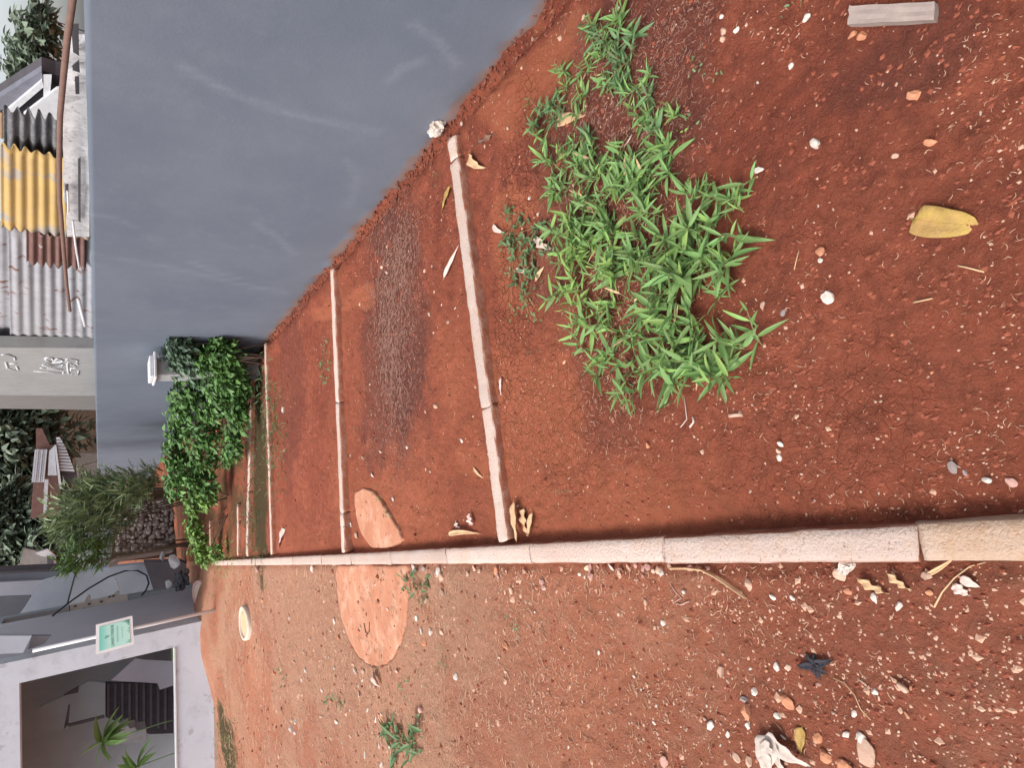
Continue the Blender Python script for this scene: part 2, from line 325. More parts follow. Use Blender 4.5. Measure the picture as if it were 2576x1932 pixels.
# ------------------------------------------------------------------ the buried slab
def slab():
    m=pm('smooth_mud_concrete',(.52,.25,.155),(.43,.17,.095),2.2,.9,70,.7,.006,spots=(.38,.14,.08),spotscale=22,spotth=.63,c3=(.62,.40,.29),spec=.2)
    dark=pm('dark_pit',(.09,.035,.025),(.06,.025,.02),20,.95,80,.3)
    for pts,lab,hh,pits in((SL_IN,'flat orange mud slab tip inside the plot, beside the second cross kerb',.016,[]),
        (SL_OUT,'flat rounded orange mud slab outside the long kerb with three holes and a V mark in it',.030,[(920,1440,.011,.02),(900,1514,.010,.018),(949,1511,.013,.022)])):
        w=np.array([G(a,b,hh)[:2] for a,b in pts]);c=w.mean(0)
        # resample outline
        seg=[];n=len(w)
        for i in range(n):
            for k in range(10): seg.append(w[i]+(w[(i+1)%n]-w[i])*k/10)
        seg=np.array(seg)
        for _ in range(3): seg=(np.roll(seg,1,0)+seg*2+np.roll(seg,-1,0))/4
        K=len(seg);R=52;V=[];
        jit=1+(vn(np.arange(K)*.35,np.full(K,3.))-.5)*.05+(vn(np.arange(K)*.09,np.full(K,8.))-.5)*.04
        for r in range(R+1):
            q=1-(1-r/R)**1.0
            for k in range(K):
                e=c+(seg[k]-c)*q*(jit[k] if r>R*.6 else 1)
                z=hh+(fbm(np.array(e[0]*6),np.array(e[1]*6),3)-.5)*.006
                if r>R-3: z-=((r-(R-3))/3)**2*.007
                for (ax,ay,rx,ry) in pits:
                    pc=G(ax,ay,hh);dd=((e[0]-pc[0])/rx)**2+((e[1]-pc[1])/ry)**2
                    if dd<2.2: z-=.022*math.exp(-(dd**2)*.8)
                V.append((e[0]-c[0],e[1]-c[1],float(z)))
        for k in range(K): e=c+(seg[k]-c)*jit[k]*1.01;V.append((e[0]-c[0],e[1]-c[1],-.03))
        Fc=[(r*K+k,r*K+(k+1)%K,(r+1)*K+(k+1)%K,(r+1)*K+k) for r in range(R+1) for k in range(K)]
        root=empty('mud_slab',(c[0],c[1],0));tag(root,lab,'slab')
        me=mesh('slab_top',V,Fc,True);link('slab_top',me,m,root)
        for i,(ax,ay,rx,ry) in enumerate(pits):
            pc=G(ax,ay,hh);q=MB();K2=14
            q.add([(pc[0]-c[0],pc[1]-c[1],hh-.012)]+[(pc[0]-c[0]+rx*.75*math.cos(j*6.283/K2),pc[1]-c[1]+ry*.8*math.sin(j*6.283/K2),hh-.004) for j in range(K2)],[(0,1+j,1+(j+1)%K2) for j in range(K2)])
            q.build('pit',dark,root)
        if pits:
            q=MB()
            pv=[G(a,b,hh+.002)-np.array([c[0],c[1],0]) for a,b in((916,1568),(920,1590),(925,1596),(929,1588),(930,1566))]
            q.tube(pv,.004,6);o=q.build('scratched_mark',dark,root,True)
slab()
# ------------------------------------------------------------------ grey boundary wall
def wall_mat():
    m,t,b=nodes('grey_render');v=vec(t,'Position')
    A=lambda n:N(t,'ShaderNodeAttribute',attribute_name=n).outputs['Fac']
    col=mix(t,ramp(t,noise(t,v,1.1,5,.6),[(.35,0.),(.65,1.)]),(.108,.130,.168),(.132,.153,.190))
    col=mix(t,ramp(t,noise(t,v,5,7,.7),[(.52,0.),(.8,.35)]),col,(.175,.192,.23))
    col=mix(t,math_(t,'MULTIPLY',A('scuff'),ramp(t,noise(t,v,30,5,.8),[(.3,.08),(.7,.55)])),col,(.25,.27,.31))
    col=mix(t,math_(t,'MULTIPLY',A('dirt'),ramp(t,noise(t,v,12,5,.7),[(.25,.5),(.7,1.)])),col,(.20,.11,.08))
    t.links.new(col,b.inputs['Base Color']);b.inputs['Roughness'].default_value=.82;b.inputs['Specular IOR Level'].default_value=.25
    bump(t,b,math_(t,'ADD',noise(t,v,90,6,.7),math_(t,'MULTIPLY',noise(t,v,7,4,.6),2.)),.22,.006);return m
MW=wall_mat()
def wall_z(s): return 1.56+.34*max(0,min(1,(s-.7)/22.5))
def to_s(px,py): p=WH(px,py);return (p[:2]-P0)@DW,p[2]
STREAKS=[[(215,637),(300,650),(420,672),(560,703),(640,722),(720,735)],[(480,660),(560,690),(600,700)],[(460,165),(520,200),(600,240),(700,275)],[(700,275),(800,300),(950,330)],[(640,560),(700,600),(740,640)],
  [(1040,60),(1100,100),(1150,160)],[(220,540),(280,545),(340,570)],[(980,200),(1010,170),(1060,150)],[(400,890),(370,900),(330,905)],[(880,520),(900,440),(870,400)]]
def boundary_wall():
    root=empty('boundary_wall',(P0[0],P0[1],0));tag(root,'long smooth blue grey rendered wall running beside the plots, scuffed and muddy at its foot','wall')
    s=[-3.4];
    while s[-1]<22.6: s.append(s[-1]+max(.022,.012*abs(s[-1]+2)))
    s[-1]=22.6
    s=np.array(s);nz=70;V=[];sc=[];di=[]
    pol=[[to_s(*q) for q in st] for st in STREAKS]
    for si in s:
        for k in range(nz):
            zt=wall_z(si);z=-.12+(zt+.12)*k/(nz-1)
            off=(float(fbm(np.array(si*1.4),np.array(z*1.4),3))-.5)*.012
            edge=math.exp(-max(0,z)/.03)*(float(vn(np.array(si*16),np.array(2.)))-.45)*.03
            p=P0+DW*si+NW*(off+edge);V.append((p[0]-P0[0],p[1]-P0[1],z))
            m_=0
            for st in pol:
                for (a,b),(c,d) in zip(st[:-1],st[1:]):
                    ux,uy=c-a,d-b;L=ux*ux+uy*uy+1e-9;tt=max(0,min(1,((si-a)*ux+(z-b)*uy)/L));dd=math.hypot(si-a-ux*tt,z-b-uy*tt)
                    if dd<.09:m_=max(m_,math.exp(-(dd/(.024+.002*abs(si)))**2)*.8*(.5+.5*float(vn(np.array(si*2.),np.array(z*2.)))))
            sc.append(m_);hh=.0+.085*float(fbm(np.array(si*7.),np.array(9.),4));di.append(max(0,min(1,(hh-z)/.03)) if z<hh else max(0,.10*(1-(z-hh)/.3)))
    n=len(s);Fc=[(i*nz+k,i*nz+k+1,(i+1)*nz+k+1,(i+1)*nz+k) for i in range(n-1) for k in range(nz-1)]
    nb=len(V)
    for si in s:      # back face, 12 cm behind
        for z in(wall_z(si),-.12): p=P0+DW*si-NW*.12;V.append((p[0]-P0[0],p[1]-P0[1],z));sc.append(0);di.append(0)
    for i in range(n-1):
        Fc+=[(i*nz+nz-1,nb+2*i,nb+2*i+2,(i+1)*nz+nz-1),(nb+2*i,nb+2*i+1,nb+2*i+3,nb+2*i+2)]
    Fc.append(tuple([(n-1)*nz+k for k in range(nz)]+[nb+2*(n-1),nb+2*(n-1)+1]));Fc.append(tuple([nb+1,nb]+[k for k in range(nz-1,-1,-1)]))
    me=mesh('wall_face',V,Fc,False)
    for nm,a in(('scuff',sc),('dirt',di)): me.attributes.new(nm,'FLOAT','POINT').data.foreach_set('value',np.array(a,np.float32))
    me.polygons.foreach_set('use_smooth',[len(p.vertices)==4 and abs(p.normal.z)<.5 for p in me.polygons])
    link('wall_face',me,MW,root)
    # thin top edge chips
    return root
boundary_wall()
def wprism(name,pts,o,depth,m,parent=None,bevel=0):
    return MB().prism([WH(a,b,o) for a,b in pts],AW*depth).build(name,m,parent,bevel=bevel)
def yprism(name,pts,Y,depth,m,parent=None,bevel=0):
    return MB().prism([at(a,b,Y) for a,b in pts],(0,depth,0)).build(name,m,parent,bevel=bevel)
# end panel of the wall
p=P0+DW*22.7;q=P0+DW*30;w2=MB().prism([(p[0],p[1],-.1),(q[0],q[1],-.1),(q[0],q[1],1.93),(p[0],p[1],1.90)],AW*.12)
M_greyw=pm('weathered_render',(.17,.185,.22),(.14,.15,.18),3,.9,60,.3)
tag(w2.build('end_wall',M_greyw),'darker end section of the grey wall behind the narrow leaved shrub','wall')
M_conc=pm('grey_concrete',(.33,.33,.34),(.26,.26,.27),5,.88,70,.4,c3=(.22,.21,.21),var=.04)
M_pale=pm('pale_plaster',(.62,.62,.64),(.54,.54,.56),3,.85,50,.2,c3=(.45,.45,.47))
# post with a cap in front of the wall
def post():
    b=WH(428,930,-.22);top=WH(392,930,-.22)[2];capz=WH(379,930,-.22)[2]
    r=empty('stub_pillar',(b[0],b[1],0),math.atan2(DW[1],DW[0]));tag(r,'short grey concrete pillar with a pale cap standing against the grey wall above the bushes','pillar')
    MB().box(-.17,.17,-.1,.1,-.05,top).build('shaft',M_conc,r,bevel=.006);m=MB();m.box(-.24,.24,-.16,.14,top,top+.03);m.box(-.2,.2,-.12,.12,top+.03,capz+.02);m.build('cap',M_pale,r,bevel=.008)
post()
# rubble along the foot of the wall (too small and many to pick apart)
def scatter_rocks(name,N_,posf,size,m,seed,kind='stuff',label=None,cat=None,flat=.55):
    rs=np.random.RandomState(seed);base=np.array([(1,0,0),(-1,0,0),(0,1,0),(0,-1,0),(0,0,1),(0,0,-1)],float);fb=[(0,2,4),(2,1,4),(1,3,4),(3,0,4),(2,0,5),(1,2,5),(3,1,5),(0,3,5)]
    V=[];Fc=[];n=0
    for i in range(N_):
        p=posf(rs)
        if p is None: continue
        s=size(rs,p);a=rs.uniform(0,6.28);el=rs.uniform(.55,1.0);v=base*(1+rs.uniform(-.3,.3,(6,3)))*np.array([1,el,flat*rs.uniform(.6,1)])*s+base*0
        c,sn=math.cos(a),math.sin(a);v=np.stack([v[:,0]*c-v[:,1]*sn,v[:,0]*sn+v[:,1]*c,v[:,2]],1)+np.array(p)
        V.append(v);Fc+=[tuple(q+n for q in t) for t in fb];n+=6
    o=link(name,mesh(name,np.concatenate(V),Fc),m);return tag(o,label,cat,None,kind)
M_crumb=pm('soil_crumbs',(.20,.062,.038),(.11,.038,.028),20,.95,140,.5,c3=(.30,.13,.08))
def pf(rs):
    s=rs.uniform(-1.5,7)**1.0;dd=abs(rs.normal(0,.028))+.004;p=P0+DW*s+NW*dd;return (p[0],p[1],gz(p[0],p[1])+.004+.03*max(0,1-dd/.03)*rs.rand())
scatter_rocks('wall_foot_rubble',1300,pf,lambda rs,p:rs.uniform(.004,.012)*(1+.8*(rs.rand()<.1)),M_crumb,5,label='broken render and soil crumbs along the foot of the grey wall',cat='rubble')
exec_later=[]
# ------------------------------------------------------------------ pebbles and chips as uncountable stuff
def inside_long(p):  # True when on the path
    return p[0]<kerb_x(p[1])-KW
def on_kerb(x,y): return kerb_x(y)-KW-.004<x<kerb_x(y)+.004
def rp(rs,x0,x1,y0,y1):
    px,py=rs.uniform(x0,x1),rs.uniform(y0,y1);p=GP(px,py)
    if on_kerb(p[0],p[1]) or wall_d(p[0],p[1])<.02:return None
    k=float(fbm(np.array(p[0]*3.1+9),np.array(p[1]*3.1),4))
    if rs.rand()>np.clip((k-.38)*4.5,.14 if y1<1400 else .42,1.):return None
    return (p[0],p[1],p[2]+.0005)
M_chip=pm('pale_chips',(.56,.34,.23),(.44,.24,.16),300,.9,100,0,c3=(.64,.5,.42))
M_chip2=pm('orange_chips',(.52,.22,.12),(.42,.16,.09),200,.9,100,0)
scatter_rocks('bed_pebbles',3200,lambda rs:rp(rs,700,2800,-80,1330),lambda rs,p:(.0016+.0006*p[1])*rs.uniform(.8,2.1)*(1+1.3*(rs.rand()<.06)),M_chip,21,label='small pale grit strewn over the red soil of the plots',cat='grit')
scatter_rocks('path_pebbles',5000,lambda rs:rp(rs,600,2800,1425,2100),lambda rs,p:(.0017+.0008*p[1])*rs.uniform(.8,2.3)*(1+1.5*(rs.rand()<.08)),M_chip,22,label='small pale grit strewn over the soil left of the long kerb',cat='grit')
scatter_rocks('brick_crumbs',260,lambda rs:rp(rs,650,2800,-60,2050),lambda rs,p:(.002+.0006*p[1])*rs.uniform(.8,2.6),M_chip2,23,label='orange brick crumbs scattered over the red soil',cat='grit')
scatter_rocks('soil_clods',7500,lambda rs:rp(rs,600,2800,-60,2050),lambda rs,p:(.0030+.0011*p[1])*rs.uniform(.6,2.6),pm('soil_clod',(.27,.078,.043),(.20,.057,.035),9,.95,140,.6,c3=(.33,.10,.056)),24,label='small red clods of earth lying on the soil',cat='clods',flat=.7)
# straw and twig bits
def straw(name,N_,posf,L,m,seed,label):
    rs=np.random.RandomState(seed);V=[];Fc=[];n=0
    for i in range(N_):
        p=posf(rs)
        if p is None:continue
        l=L(rs,p);a=rs.uniform(0,6.28);c,s=math.cos(a),math.sin(a);wd=l*rs.uniform(.05,.12)+.0004;k=4;bend=rs.uniform(-.35,.35)*l;lift=rs.uniform(0,.12)*l
        for j in range(k):
            t=j/(k-1)-.5;x=l*t;y=bend*(t*t*4);z=.0015+lift*(1-4*t*t)
            for sd in((-1,0),(0,1),(1,0)):
                yy=y+sd[0]*wd*.5*(1.1-abs(t));V.append((p[0]+x*c-yy*s,p[1]+x*s+yy*c,p[2]+z+sd[1]*wd*.5))
        for j in range(k-1):
            for q in range(2): Fc.append((n+j*3+q,n+j*3+q+1,n+(j+1)*3+q+1,n+(j+1)*3+q))
        n+=k*3
    return tag(link(name,mesh(name,V,Fc,True),m),label,'straw',None,'stuff')
M_straw=pm('dry_straw',(.52,.31,.20),(.38,.20,.13),90,.9,100,0,c3=(.60,.43,.31))
M_dstraw=pm('litter_straw',(.31,.16,.12),(.19,.09,.07),90,.9,100,0,c3=(.48,.34,.27))
def lp(px,py,rx,ry,ang):
    def g(rs):
        c=G(px,py);u,v=rot2(rx*rs.normal(0,.48),ry*rs.normal(0,.48),ang);x,y=c[0]+u,c[1]+v
        if wall_d(x,y)<.03 or on_kerb(x,y):return None
        return (x,y,gz(x,y)+.001)
    return g
straw('bed_straw',2600,lambda rs:rp(rs,700,2800,-80,1330),lambda rs,p:(.007+.0022*p[1])*rs.uniform(.6,2.1),M_straw,31,'short dry straw bits scattered over the plots')
straw('path_straw',11000,lambda rs:rp(rs,560,560+1900*rs.rand()**.55*rs.rand()**.35+40,1425,2050),lambda rs,p:(.009+.0062*p[1])*rs.uniform(.4,1.7),M_straw,32,'dry straw crust scattered over the path soil')
for i,(a,n_,lab) in enumerate((((985,850,.85,.42,.1),3400,'dark plant litter heaped across the second plot'),((1490,340,.30,.6,1.2),1300,'dark twiggy litter among the small weeds'),((1680,190,.22,.55,1.3),900,'brown twig litter on the near soil by the wall'),((1570,760,.28,.6,1.4),900,'dry litter under the long leaved weeds'),((1020,640,.35,.3,.1),700,'dark litter spreading towards the wall in the second plot'))):
    straw('plant_litter',int(n_*1.5),lp(*a),lambda rs,p:(.010+.003*p[1])*rs.uniform(.5,1.6),M_dstraw if i!=3 else M_straw,41+i,lab)
# ------------------------------------------------------------------ individual stones
def pxsize(p): # metres per full-res pixel at point
    return float(np.linalg.norm(np.array(p)-np.array([0,0,H])))/f*.98
STONES=[ # px,py,size px,material,label
(1815,1690,26,'t','brown pointed stone beside the black withered leaf'),(1985,1765,32,'o','orange lumpy stone below the black withered leaf'),(1880,1790,34,'o','squarish orange stone in the gravel left of the kerb'),
(1875,1760,20,'g','grey stone resting against the squarish orange stone'),(1900,1740,20,'w','white stone in the gravel left of the black leaf'),(1790,1825,22,'w','white rough stone above the crumpled husk'),(1884,1825,19,'w','white angular stone under the squarish orange stone'),
(1958,1800,17,'w','pale heart shaped stone right of the crumpled husk top'),(1832,1848,15,'w','white angular stone with a purple tinge near the husk'),(1855,1905,20,'t','pale stone next to the crumpled husk edge'),(1885,1915,21,'t','oval tan stone at the bottom edge left of the husk'),
(1673,1915,28,'p','pinkish flat stone at the bottom edge of the photo'),(1955,1677,18,'w','white triangular stone beside the black leaf'),(1982,1678,17,'t','cream square stone touching the black leaf tip'),(1946,1503,16,'w','white stone under the long kerb, near the straw husk tip'),
(1884,1470,28,'t','round pinkish rock beside the tip of the long straw husk'),(2115,1445,34,'t','flat tan stone pressed against the chipped kerb foot'),(2133,1490,18,'o','orange stone below the flat tan stone by the kerb'),(1993,1503,15,'w','small pale stone beside white grit near the kerb'),
(1720,1490,14,'w','pale square stone on the open path soil'),(1671,1566,15,'w','white stone left of the path middle'),(1625,1515,15,'t','grey white pebble in the path above the twig'),(1740,1430,22,'p','pinkish brick chip under the long kerb'),
(2202,1740,16,'w','white stone near the bottom right of the path'),(2150,1795,15,'w','white elongated stone below the curved rootlet'),(2168,1855,24,'w','white stone pair piece near the bottom right corner'),(2130,1850,17,'w','white knobbly stone beside the bottom right gravel'),
(2080,1900,30,'o','large orange brown stone at the bottom edge'),(2180,1890,55,'t','large flat brown stone in the bottom right gravel'),(2060,1855,22,'o','orange stone right of the crumpled husk'),(2125,1930,38,'o','big orange rock on the bottom edge by the flat brown stone'),
(2272,1730,22,'t','cream rounded stone with a crumpled leaf under it'),(2330,1450,22,'t','flat beige stone under the wide end kerb stone'),(2340,1490,18,'o','orange stone in the dry litter by the kerb end'),(2262,1525,22,'w','cream stone in the dry litter by the kerb end'),
(2200,1505,20,'w','pale pair stone near the kerb foot on the right'),(2400,1175,26,'g','grey flat stone near the right edge of the first plot'),(2428,1190,14,'g','small grey stone touching the flat grey one'),(2484,1208,18,'w','cream stone with a hole near the right edge'),
(2545,1213,22,'p','brownish stone at the far right edge'),(1966,1118,17,'w','grey white stone, topmost of three in a row'),(1960,1135,14,'t','tan stone, middle of three in a row'),(1961,1152,15,'w','cream stone, lowest of three in a row'),
(1631,1119,17,'o','round orange pebble on the soil under the weeds'),(1768,1136,16,'t','flat round tan pebble right of the orange one'),(1700,752,7,'t','tiny pebble on soil under weed leaves'),(2083,749,32,'w','white long stone in the middle of the first plot'),
(2067,635,24,'o','orange stone with a white chip under it'),(2065,655,12,'w','white chip tucked under the orange stone'),(2052,362,26,'w','white crumbly stone, larger of two near the upper right'),(1911,428,19,'w','white crumbly stone, smaller of two near the weeds'),
(2340,357,26,'o','orange pointed stone near the right shade'),(2252,393,14,'t','pinkish pebble left of the pointed orange stone'),(1970,788,16,'g','grey flat pebble above the white long stone'),(1920,768,17,'t','tan rough stone beside the weed tips'),
(1470,45,14,'t','pale oval pebble near the top by the wall'),(1343,98,13,'t','pale pebble close to the wall corner'),(1410,95,14,'t','long pale pebble near the wall top'),(1555,22,12,'w','white pebble near the top edge'),
(1817,42,12,'w','pale pebble near the top middle edge'),(1820,78,16,'t','tan pebble in the litter, left one of two'),(1854,75,14,'w','cream pebble in the litter, right one of two'),(1820,98,14,'t','tan pebble below the pair in the litter'),
(2030,45,18,'w','pale rock at the top right near the plank'),(2170,90,22,'o','brown lump under the weathered plank'),(2145,88,18,'o','brown lump touching the left end under the plank'),(2300,240,26,'o','brown rock in the shade, larger one'),
(1990,166,14,'w','white grit stone under the plank shadow'),(1162,310,11,'w','white pebble just past the broken kerb end'),(1279,323,10,'t','pale pebble in the open soil by the wall'),(1333,498,11,'w','white pebble beside the weed patch'),
(1355,540,13,'t','pale stone beside the small creeping weed'),(715,1030,17,'w','bright white stone in the third plot'),(857,1025,15,'w','white chunk leaning on the second cross kerb'),(1082,790,14,'t','orange beige stone in the dark litter'),
(1129,810,13,'t','pinkish stone right of the dark litter'),(1070,682,11,'t','pinkish pebble in the upper dark litter'),(962,672,12,'t','pale stone at the litter top'),(975,620,10,'t','pale long stone near the second kerb wall end'),
(1098,1022,16,'t','tan triangular flake at the litter lower end'),(1025,1125,12,'w','pale pebble below the litter'),(960,1135,13,'t','oval tan pebble left of the slab tip'),(915,1152,14,'t','tan stone by the second cross kerb foot'),
(1163,1108,11,'w','white angular pebble near the nearest cross kerb'),(899,1345,16,'t','oval cream stone between the slab and the second kerb'),(885,1320,11,'w','white stone touching the thin wire on the second kerb'),(991,1256,12,'w','white chip right of the slab tip'),
(1112,1450,22,'t','rough orange stone left of the path weeds'),(1115,1493,21,'t','beige lumpy stone beside the path weed on the slab'),(1068,1430,18,'g','grey block against the long kerb foot'),(1045,1437,14,'w','white long chip against the long kerb foot'),
(1106,1438,22,'w','white mortar splash stone on the kerb foot'),(1075,1510,18,'t','grey beige stone along the slab edge'),(1050,1555,14,'w','round pale stone at the slab right edge'),(1062,1587,15,'w','long pale stone at the slab lower right'),
(1085,1590,18,'w','white long stone right of the slab, first of three'),(1112,1590,15,'t','cream long stone right of the slab, third of three'),(1070,1615,17,'o','orange brick chip by the slab tip'),(1148,1700,19,'w','large white shard with a green bit right of the slab'),
(897,1688,17,'w','white long chip below the slab tip'),(915,1690,14,'t','tan rough chip below the slab tip'),(914,1712,9,'w','small white square chip under the slab'),(843,1680,9,'w','white chip pair left of the slab tip'),
(843,1563,15,'w','white stone left of the slab middle'),(782,1608,12,'t','round cream pebble left of the slab'),(771,1685,14,'w','white stone with smaller ones left of the slab'),(958,1802,19,'o','bright orange brick shard above the dark path weed'),
(1000,1688,15,'p','brown rectangular chip below the slab'),(1060,1785,18,'p','pinkish long brick chip near the dark path weed'),(1275,1625,22,'o','orange broken brick piece on the middle path'),(855,1605,15,'o','orange chip by the slab left edge'),
(735,1833,17,'w','cream stone in the lower left path'),(745,1815,13,'w','white stone touching the cream one lower left'),(835,1765,12,'o','orange chip beside the yellowish sprout'),(662,1510,12,'o','orange chip right of the oval stone ring'),
(648,1432,16,'p','pinkish lump on the kerb outer foot, left end'),(788,1432,15,'w','white lump on the kerb outer foot'),(1365,1463,17,'p','pinkish brick chip under the kerb, upper'),(1370,1480,16,'p','pinkish brick chip with a notch under the kerb'),
(1352,1480,12,'o','small orange chip beside the notched brick'),(1287,1487,17,'t','tan long chip on the soil under the kerb'),(1478,1428,18,'y','pale yellow shard stuck to the kerb foot'),(1620,1432,20,'p','pale flat shard against the kerb foot'),
(1660,1435,26,'t','beige half round shard against the kerb foot'),(1560,1433,20,'p','pink shard with a dark hole against the kerb foot'),(1459,1445,12,'w','small white stone below the yellow shard'),(1505,1428,13,'p','pinkish flake beside the yellow shard')]
M_pink=pm('pink_chip',(.52,.30,.25),(.44,.24,.2),12,.9,160,.5,.004,var=.15,kind='Object')
M_yel=pm('yellow_shard',(.75,.66,.42),(.68,.58,.38),12,.9,160,.3,.004,kind='Object')
MS={'w':M_white,'t':M_tan,'o':M_or,'g':M_grey,'p':M_pink,'y':M_yel}
for i,(px,py,sz,mk,lab) in enumerate(STONES):
    q=GP(px,py);s=pxsize(q)*sz*.5;fl=.45 if 'flat' in lab or 'shard' in lab else .6
    lump('stone',(q[0],q[1],q[2]+s*fl*.45),s*1.15,MS[mk],lab,'stone','stones strewn on the soil',seed=i,sc=(1,random.uniform(.6,.9),fl),sub=2)
# anonymous mid-size stones, shared meshes
var=[]
for k in range(6):
    o=lump('gravel_stone',(0,0,-5),1.,None,None,None,seed=300+k,sc=(1,.75,.55),sub=1,sharp=.5);var.append(o.data);bpy.data.objects.remove(o)
def strew(n,x0,x1,y0,y1,lab,group,seed,szr=(5,11),mats='wtttop'):
    rs=np.random.RandomState(seed)
    for i in range(n):
        px,py=rs.uniform(x0,x1),rs.uniform(y0,y1);q=GP(px,py)
        if on_kerb(q[0],q[1]) or wall_d(q[0],q[1])<.05: continue
        s=pxsize(q)*rs.uniform(*szr)*.55;me=var[rs.randint(6)];o=bpy.data.objects.new('gravel_stone',me);C.objects.link(o)
        if len(me.materials)==0: me.materials.append(M_tan)
        o.material_slots[0].link='OBJECT';o.material_slots[0].material=MS[mats[rs.randint(len(mats))]]
        o.location=(q[0],q[1],q[2]+s*.25);o.scale=(s*rs.uniform(.8,1.5),s*rs.uniform(.6,1.1),s*rs.uniform(.4,1));o.rotation_euler=(rs.uniform(-.4,.4),rs.uniform(-.4,.4),rs.uniform(0,6.3));tag(o,lab,'stone',group)
strew(90,1650,2350,1640,1932,'small pale or orange stone in the gravel at the bottom of the path','small stones in the bottom gravel',1)
strew(55,1030,1650,1440,1900,'small pale or orange stone on the open path soil','small stones on the path',2)
strew(35,650,1030,1450,1932,'small pale stone on the crusty path left of the slab','small stones on the crusty path',3)
strew(60,1300,2450,1010,1310,'small pale or tan stone on the plot soil near the long kerb','small stones in the nearest plot',4,(4,9),'wttto')
strew(40,1850,2500,60,1000,'small pale or tan stone on the dark red soil at the right','small stones on the right soil',5,(4,10),'wttto')
strew(22,860,1180,500,1330,'small pale stone in the second plot','small stones in the second plot',6,(5,9),'wttt')
strew(30,1040,1800,1422,1452,'pale broken chip lying against the outer foot of the long kerb','chips along the outer foot of the long kerb',7,(6,26),'wpttpo')
strew(30,700,1000,1640,1932,'small white chip on the straw crusted path beyond the slab','white chips beyond the slab',8,(8,15),'wwt')
def pf2(rs):
    s=rs.uniform(-1.2,6.5);dd=abs(rs.normal(0,.045))+.008;p=P0+DW*s+NW*dd;return (p[0],p[1],gz(p[0],p[1])+.008)
scatter_rocks('wall_foot_clods',200,pf2,lambda rs,p:rs.uniform(.008,.024),M_crumb,6,label='larger red clods tumbled along the foot of the grey wall',cat='clods')
# ------------------------------------------------------------------ leaves (dead)
def blade(L,W,fold=.25,curl=.2,n=10,twist=0,side=0.,pinch=.5,wav=0.,seed=0,blunt=.85):
    """a leaf mesh along +X from 0 to L with a mid rib"""
    rs=np.random.RandomState(seed);V=[];Fc=[]
    for i in range(n+1):
        t=i/n;wd=W*.5*math.sin(math.pi*t**pinch)**blunt if 0<t<1 else W*.012
        x=L*t;z=curl*L*(t-t*t*1.25);yb=side*L*t*t
        for s in(-1,-.5,0,.5,1):
            a=twist*t;yy=s*wd;zz=abs(s)*wd*fold+wav*W*math.sin(t*17+s*2+seed)*abs(s)*rs.uniform(.6,1.3)
            V.append((x,yb+yy*math.cos(a)-zz*math.sin(a),z+yy*math.sin(a)+zz*math.cos(a)))
    for i in range(n):
        for q in range(4):Fc.append((i*5+q,i*5+q+1,(i+1)*5+q+1,(i+1)*5+q))
    return V,Fc
M_yleaf=pm('yellow_leaf',(.44,.30,.07),(.33,.20,.07),22,.7,120,.8,.004,c3=(.50,.27,.12),kind='Object',spec=.35)
M_tleaf=pm('tan_dead_leaf',(.62,.42,.24),(.50,.31,.18),14,.8,200,.4,.002,kind='Object')
M_wleaf=pm('bleached_leaf',(.66,.50,.44),(.56,.41,.36),14,.8,200,.4,.002,kind='Object')
M_bleaf=pm('brown_dead_leaf',(.24,.13,.09),(.15,.08,.06),14,.85,200,.4,.002,kind='Object')
M_black=pm('black_withered',(.045,.04,.05),(.03,.028,.035),14,.8,200,.4,.002,kind='Object')
def dead(px0,py0,px1,py1,wpx,m,label,name='fallen_leaf',fold=.3,curl=.12,wav=.05,side=.1,pinch=.6,seed=0,lift=.003,twist=.3,blunt=.85):
    a=GP(px0,py0);b=GP(px1,py1);L=float(np.linalg.norm(b[:2]-a[:2]));mp=pxsize((a+b)/2);V,Fc=blade(L,wpx*mp*1.15,fold,curl,14,twist,side,pinch,wav,seed,blunt)
    root=empty(name,(a[0],a[1],max(a[2],b[2])+lift),math.atan2(b[1]-a[1],b[0]-a[0]));tag(root,label,'leaf','fallen leaves')
    me=mesh('leaf_blade',V,Fc,True);o=link('leaf_blade',me,m,root);md=o.modifiers.new('solid','SOLIDIFY');md.thickness=.0009
    rib=MB().tube([((L*t) ,side*L*t*t,curl*L*(t-t*t*1.25)+.0012) for t in np.linspace(-.08,.97,9)],.0011,5,.0005).build('midrib',m,root,True)
    return root
dead(2300,552,2456,580,54,M_yleaf,'large yellow dead leaf with a curled front edge lying on the red soil',fold=.34,curl=.10,wav=.07,side=.10,pinch=.55,seed=3,blunt=.32)
dead(1134,468,1112,535,17,M_yleaf,'narrow yellow leaf beside the nearest cross kerb',fold=.25,side=.05,seed=4)
dead(1182,390,1210,450,22,M_tleaf,'curled tan leaf on the soil by the nearest cross kerb, the lower one',fold=.5,wav=.15,side=.4,seed=5)
dead(1242,338,1195,388,11,M_bleaf,'shrivelled dark twig leaf above the curled tan leaf',fold=.8,wav=.3,side=-.3,seed=6)
dead(1400,312,1472,272,24,M_tleaf,'smooth beige leaf lying among the upper weeds',fold=.15,wav=.03,side=-.15,seed=7)
dead(1118,700,1160,640,13,M_wleaf,'thin pale folded leaf touching the nearest cross kerb',fold=.6,side=.3,seed=8)
dead(1352,595,1385,648,20,M_wleaf,'white curled leaf caught in the creeping weed',fold=.6,wav=.2,side=.3,seed=9)
dead(1243,565,1262,602,14,M_wleaf,'pinkish curled leaf left of the creeping weed',fold=.5,side=.4,seed=10)
dead(1300,676,1332,690,10,M_wleaf,'pale leaf tucked under the creeping weed',fold=.5,seed=11)
dead(1352,706,1372,672,12,M_tleaf,'brown pink leaf leaning out of the creeping weed',fold=.5,seed=12)
dead(1262,950,1266,995,11,M_wleaf,'small white leaf right of the nearest cross kerb middle',fold=.4,side=-.2,seed=13)
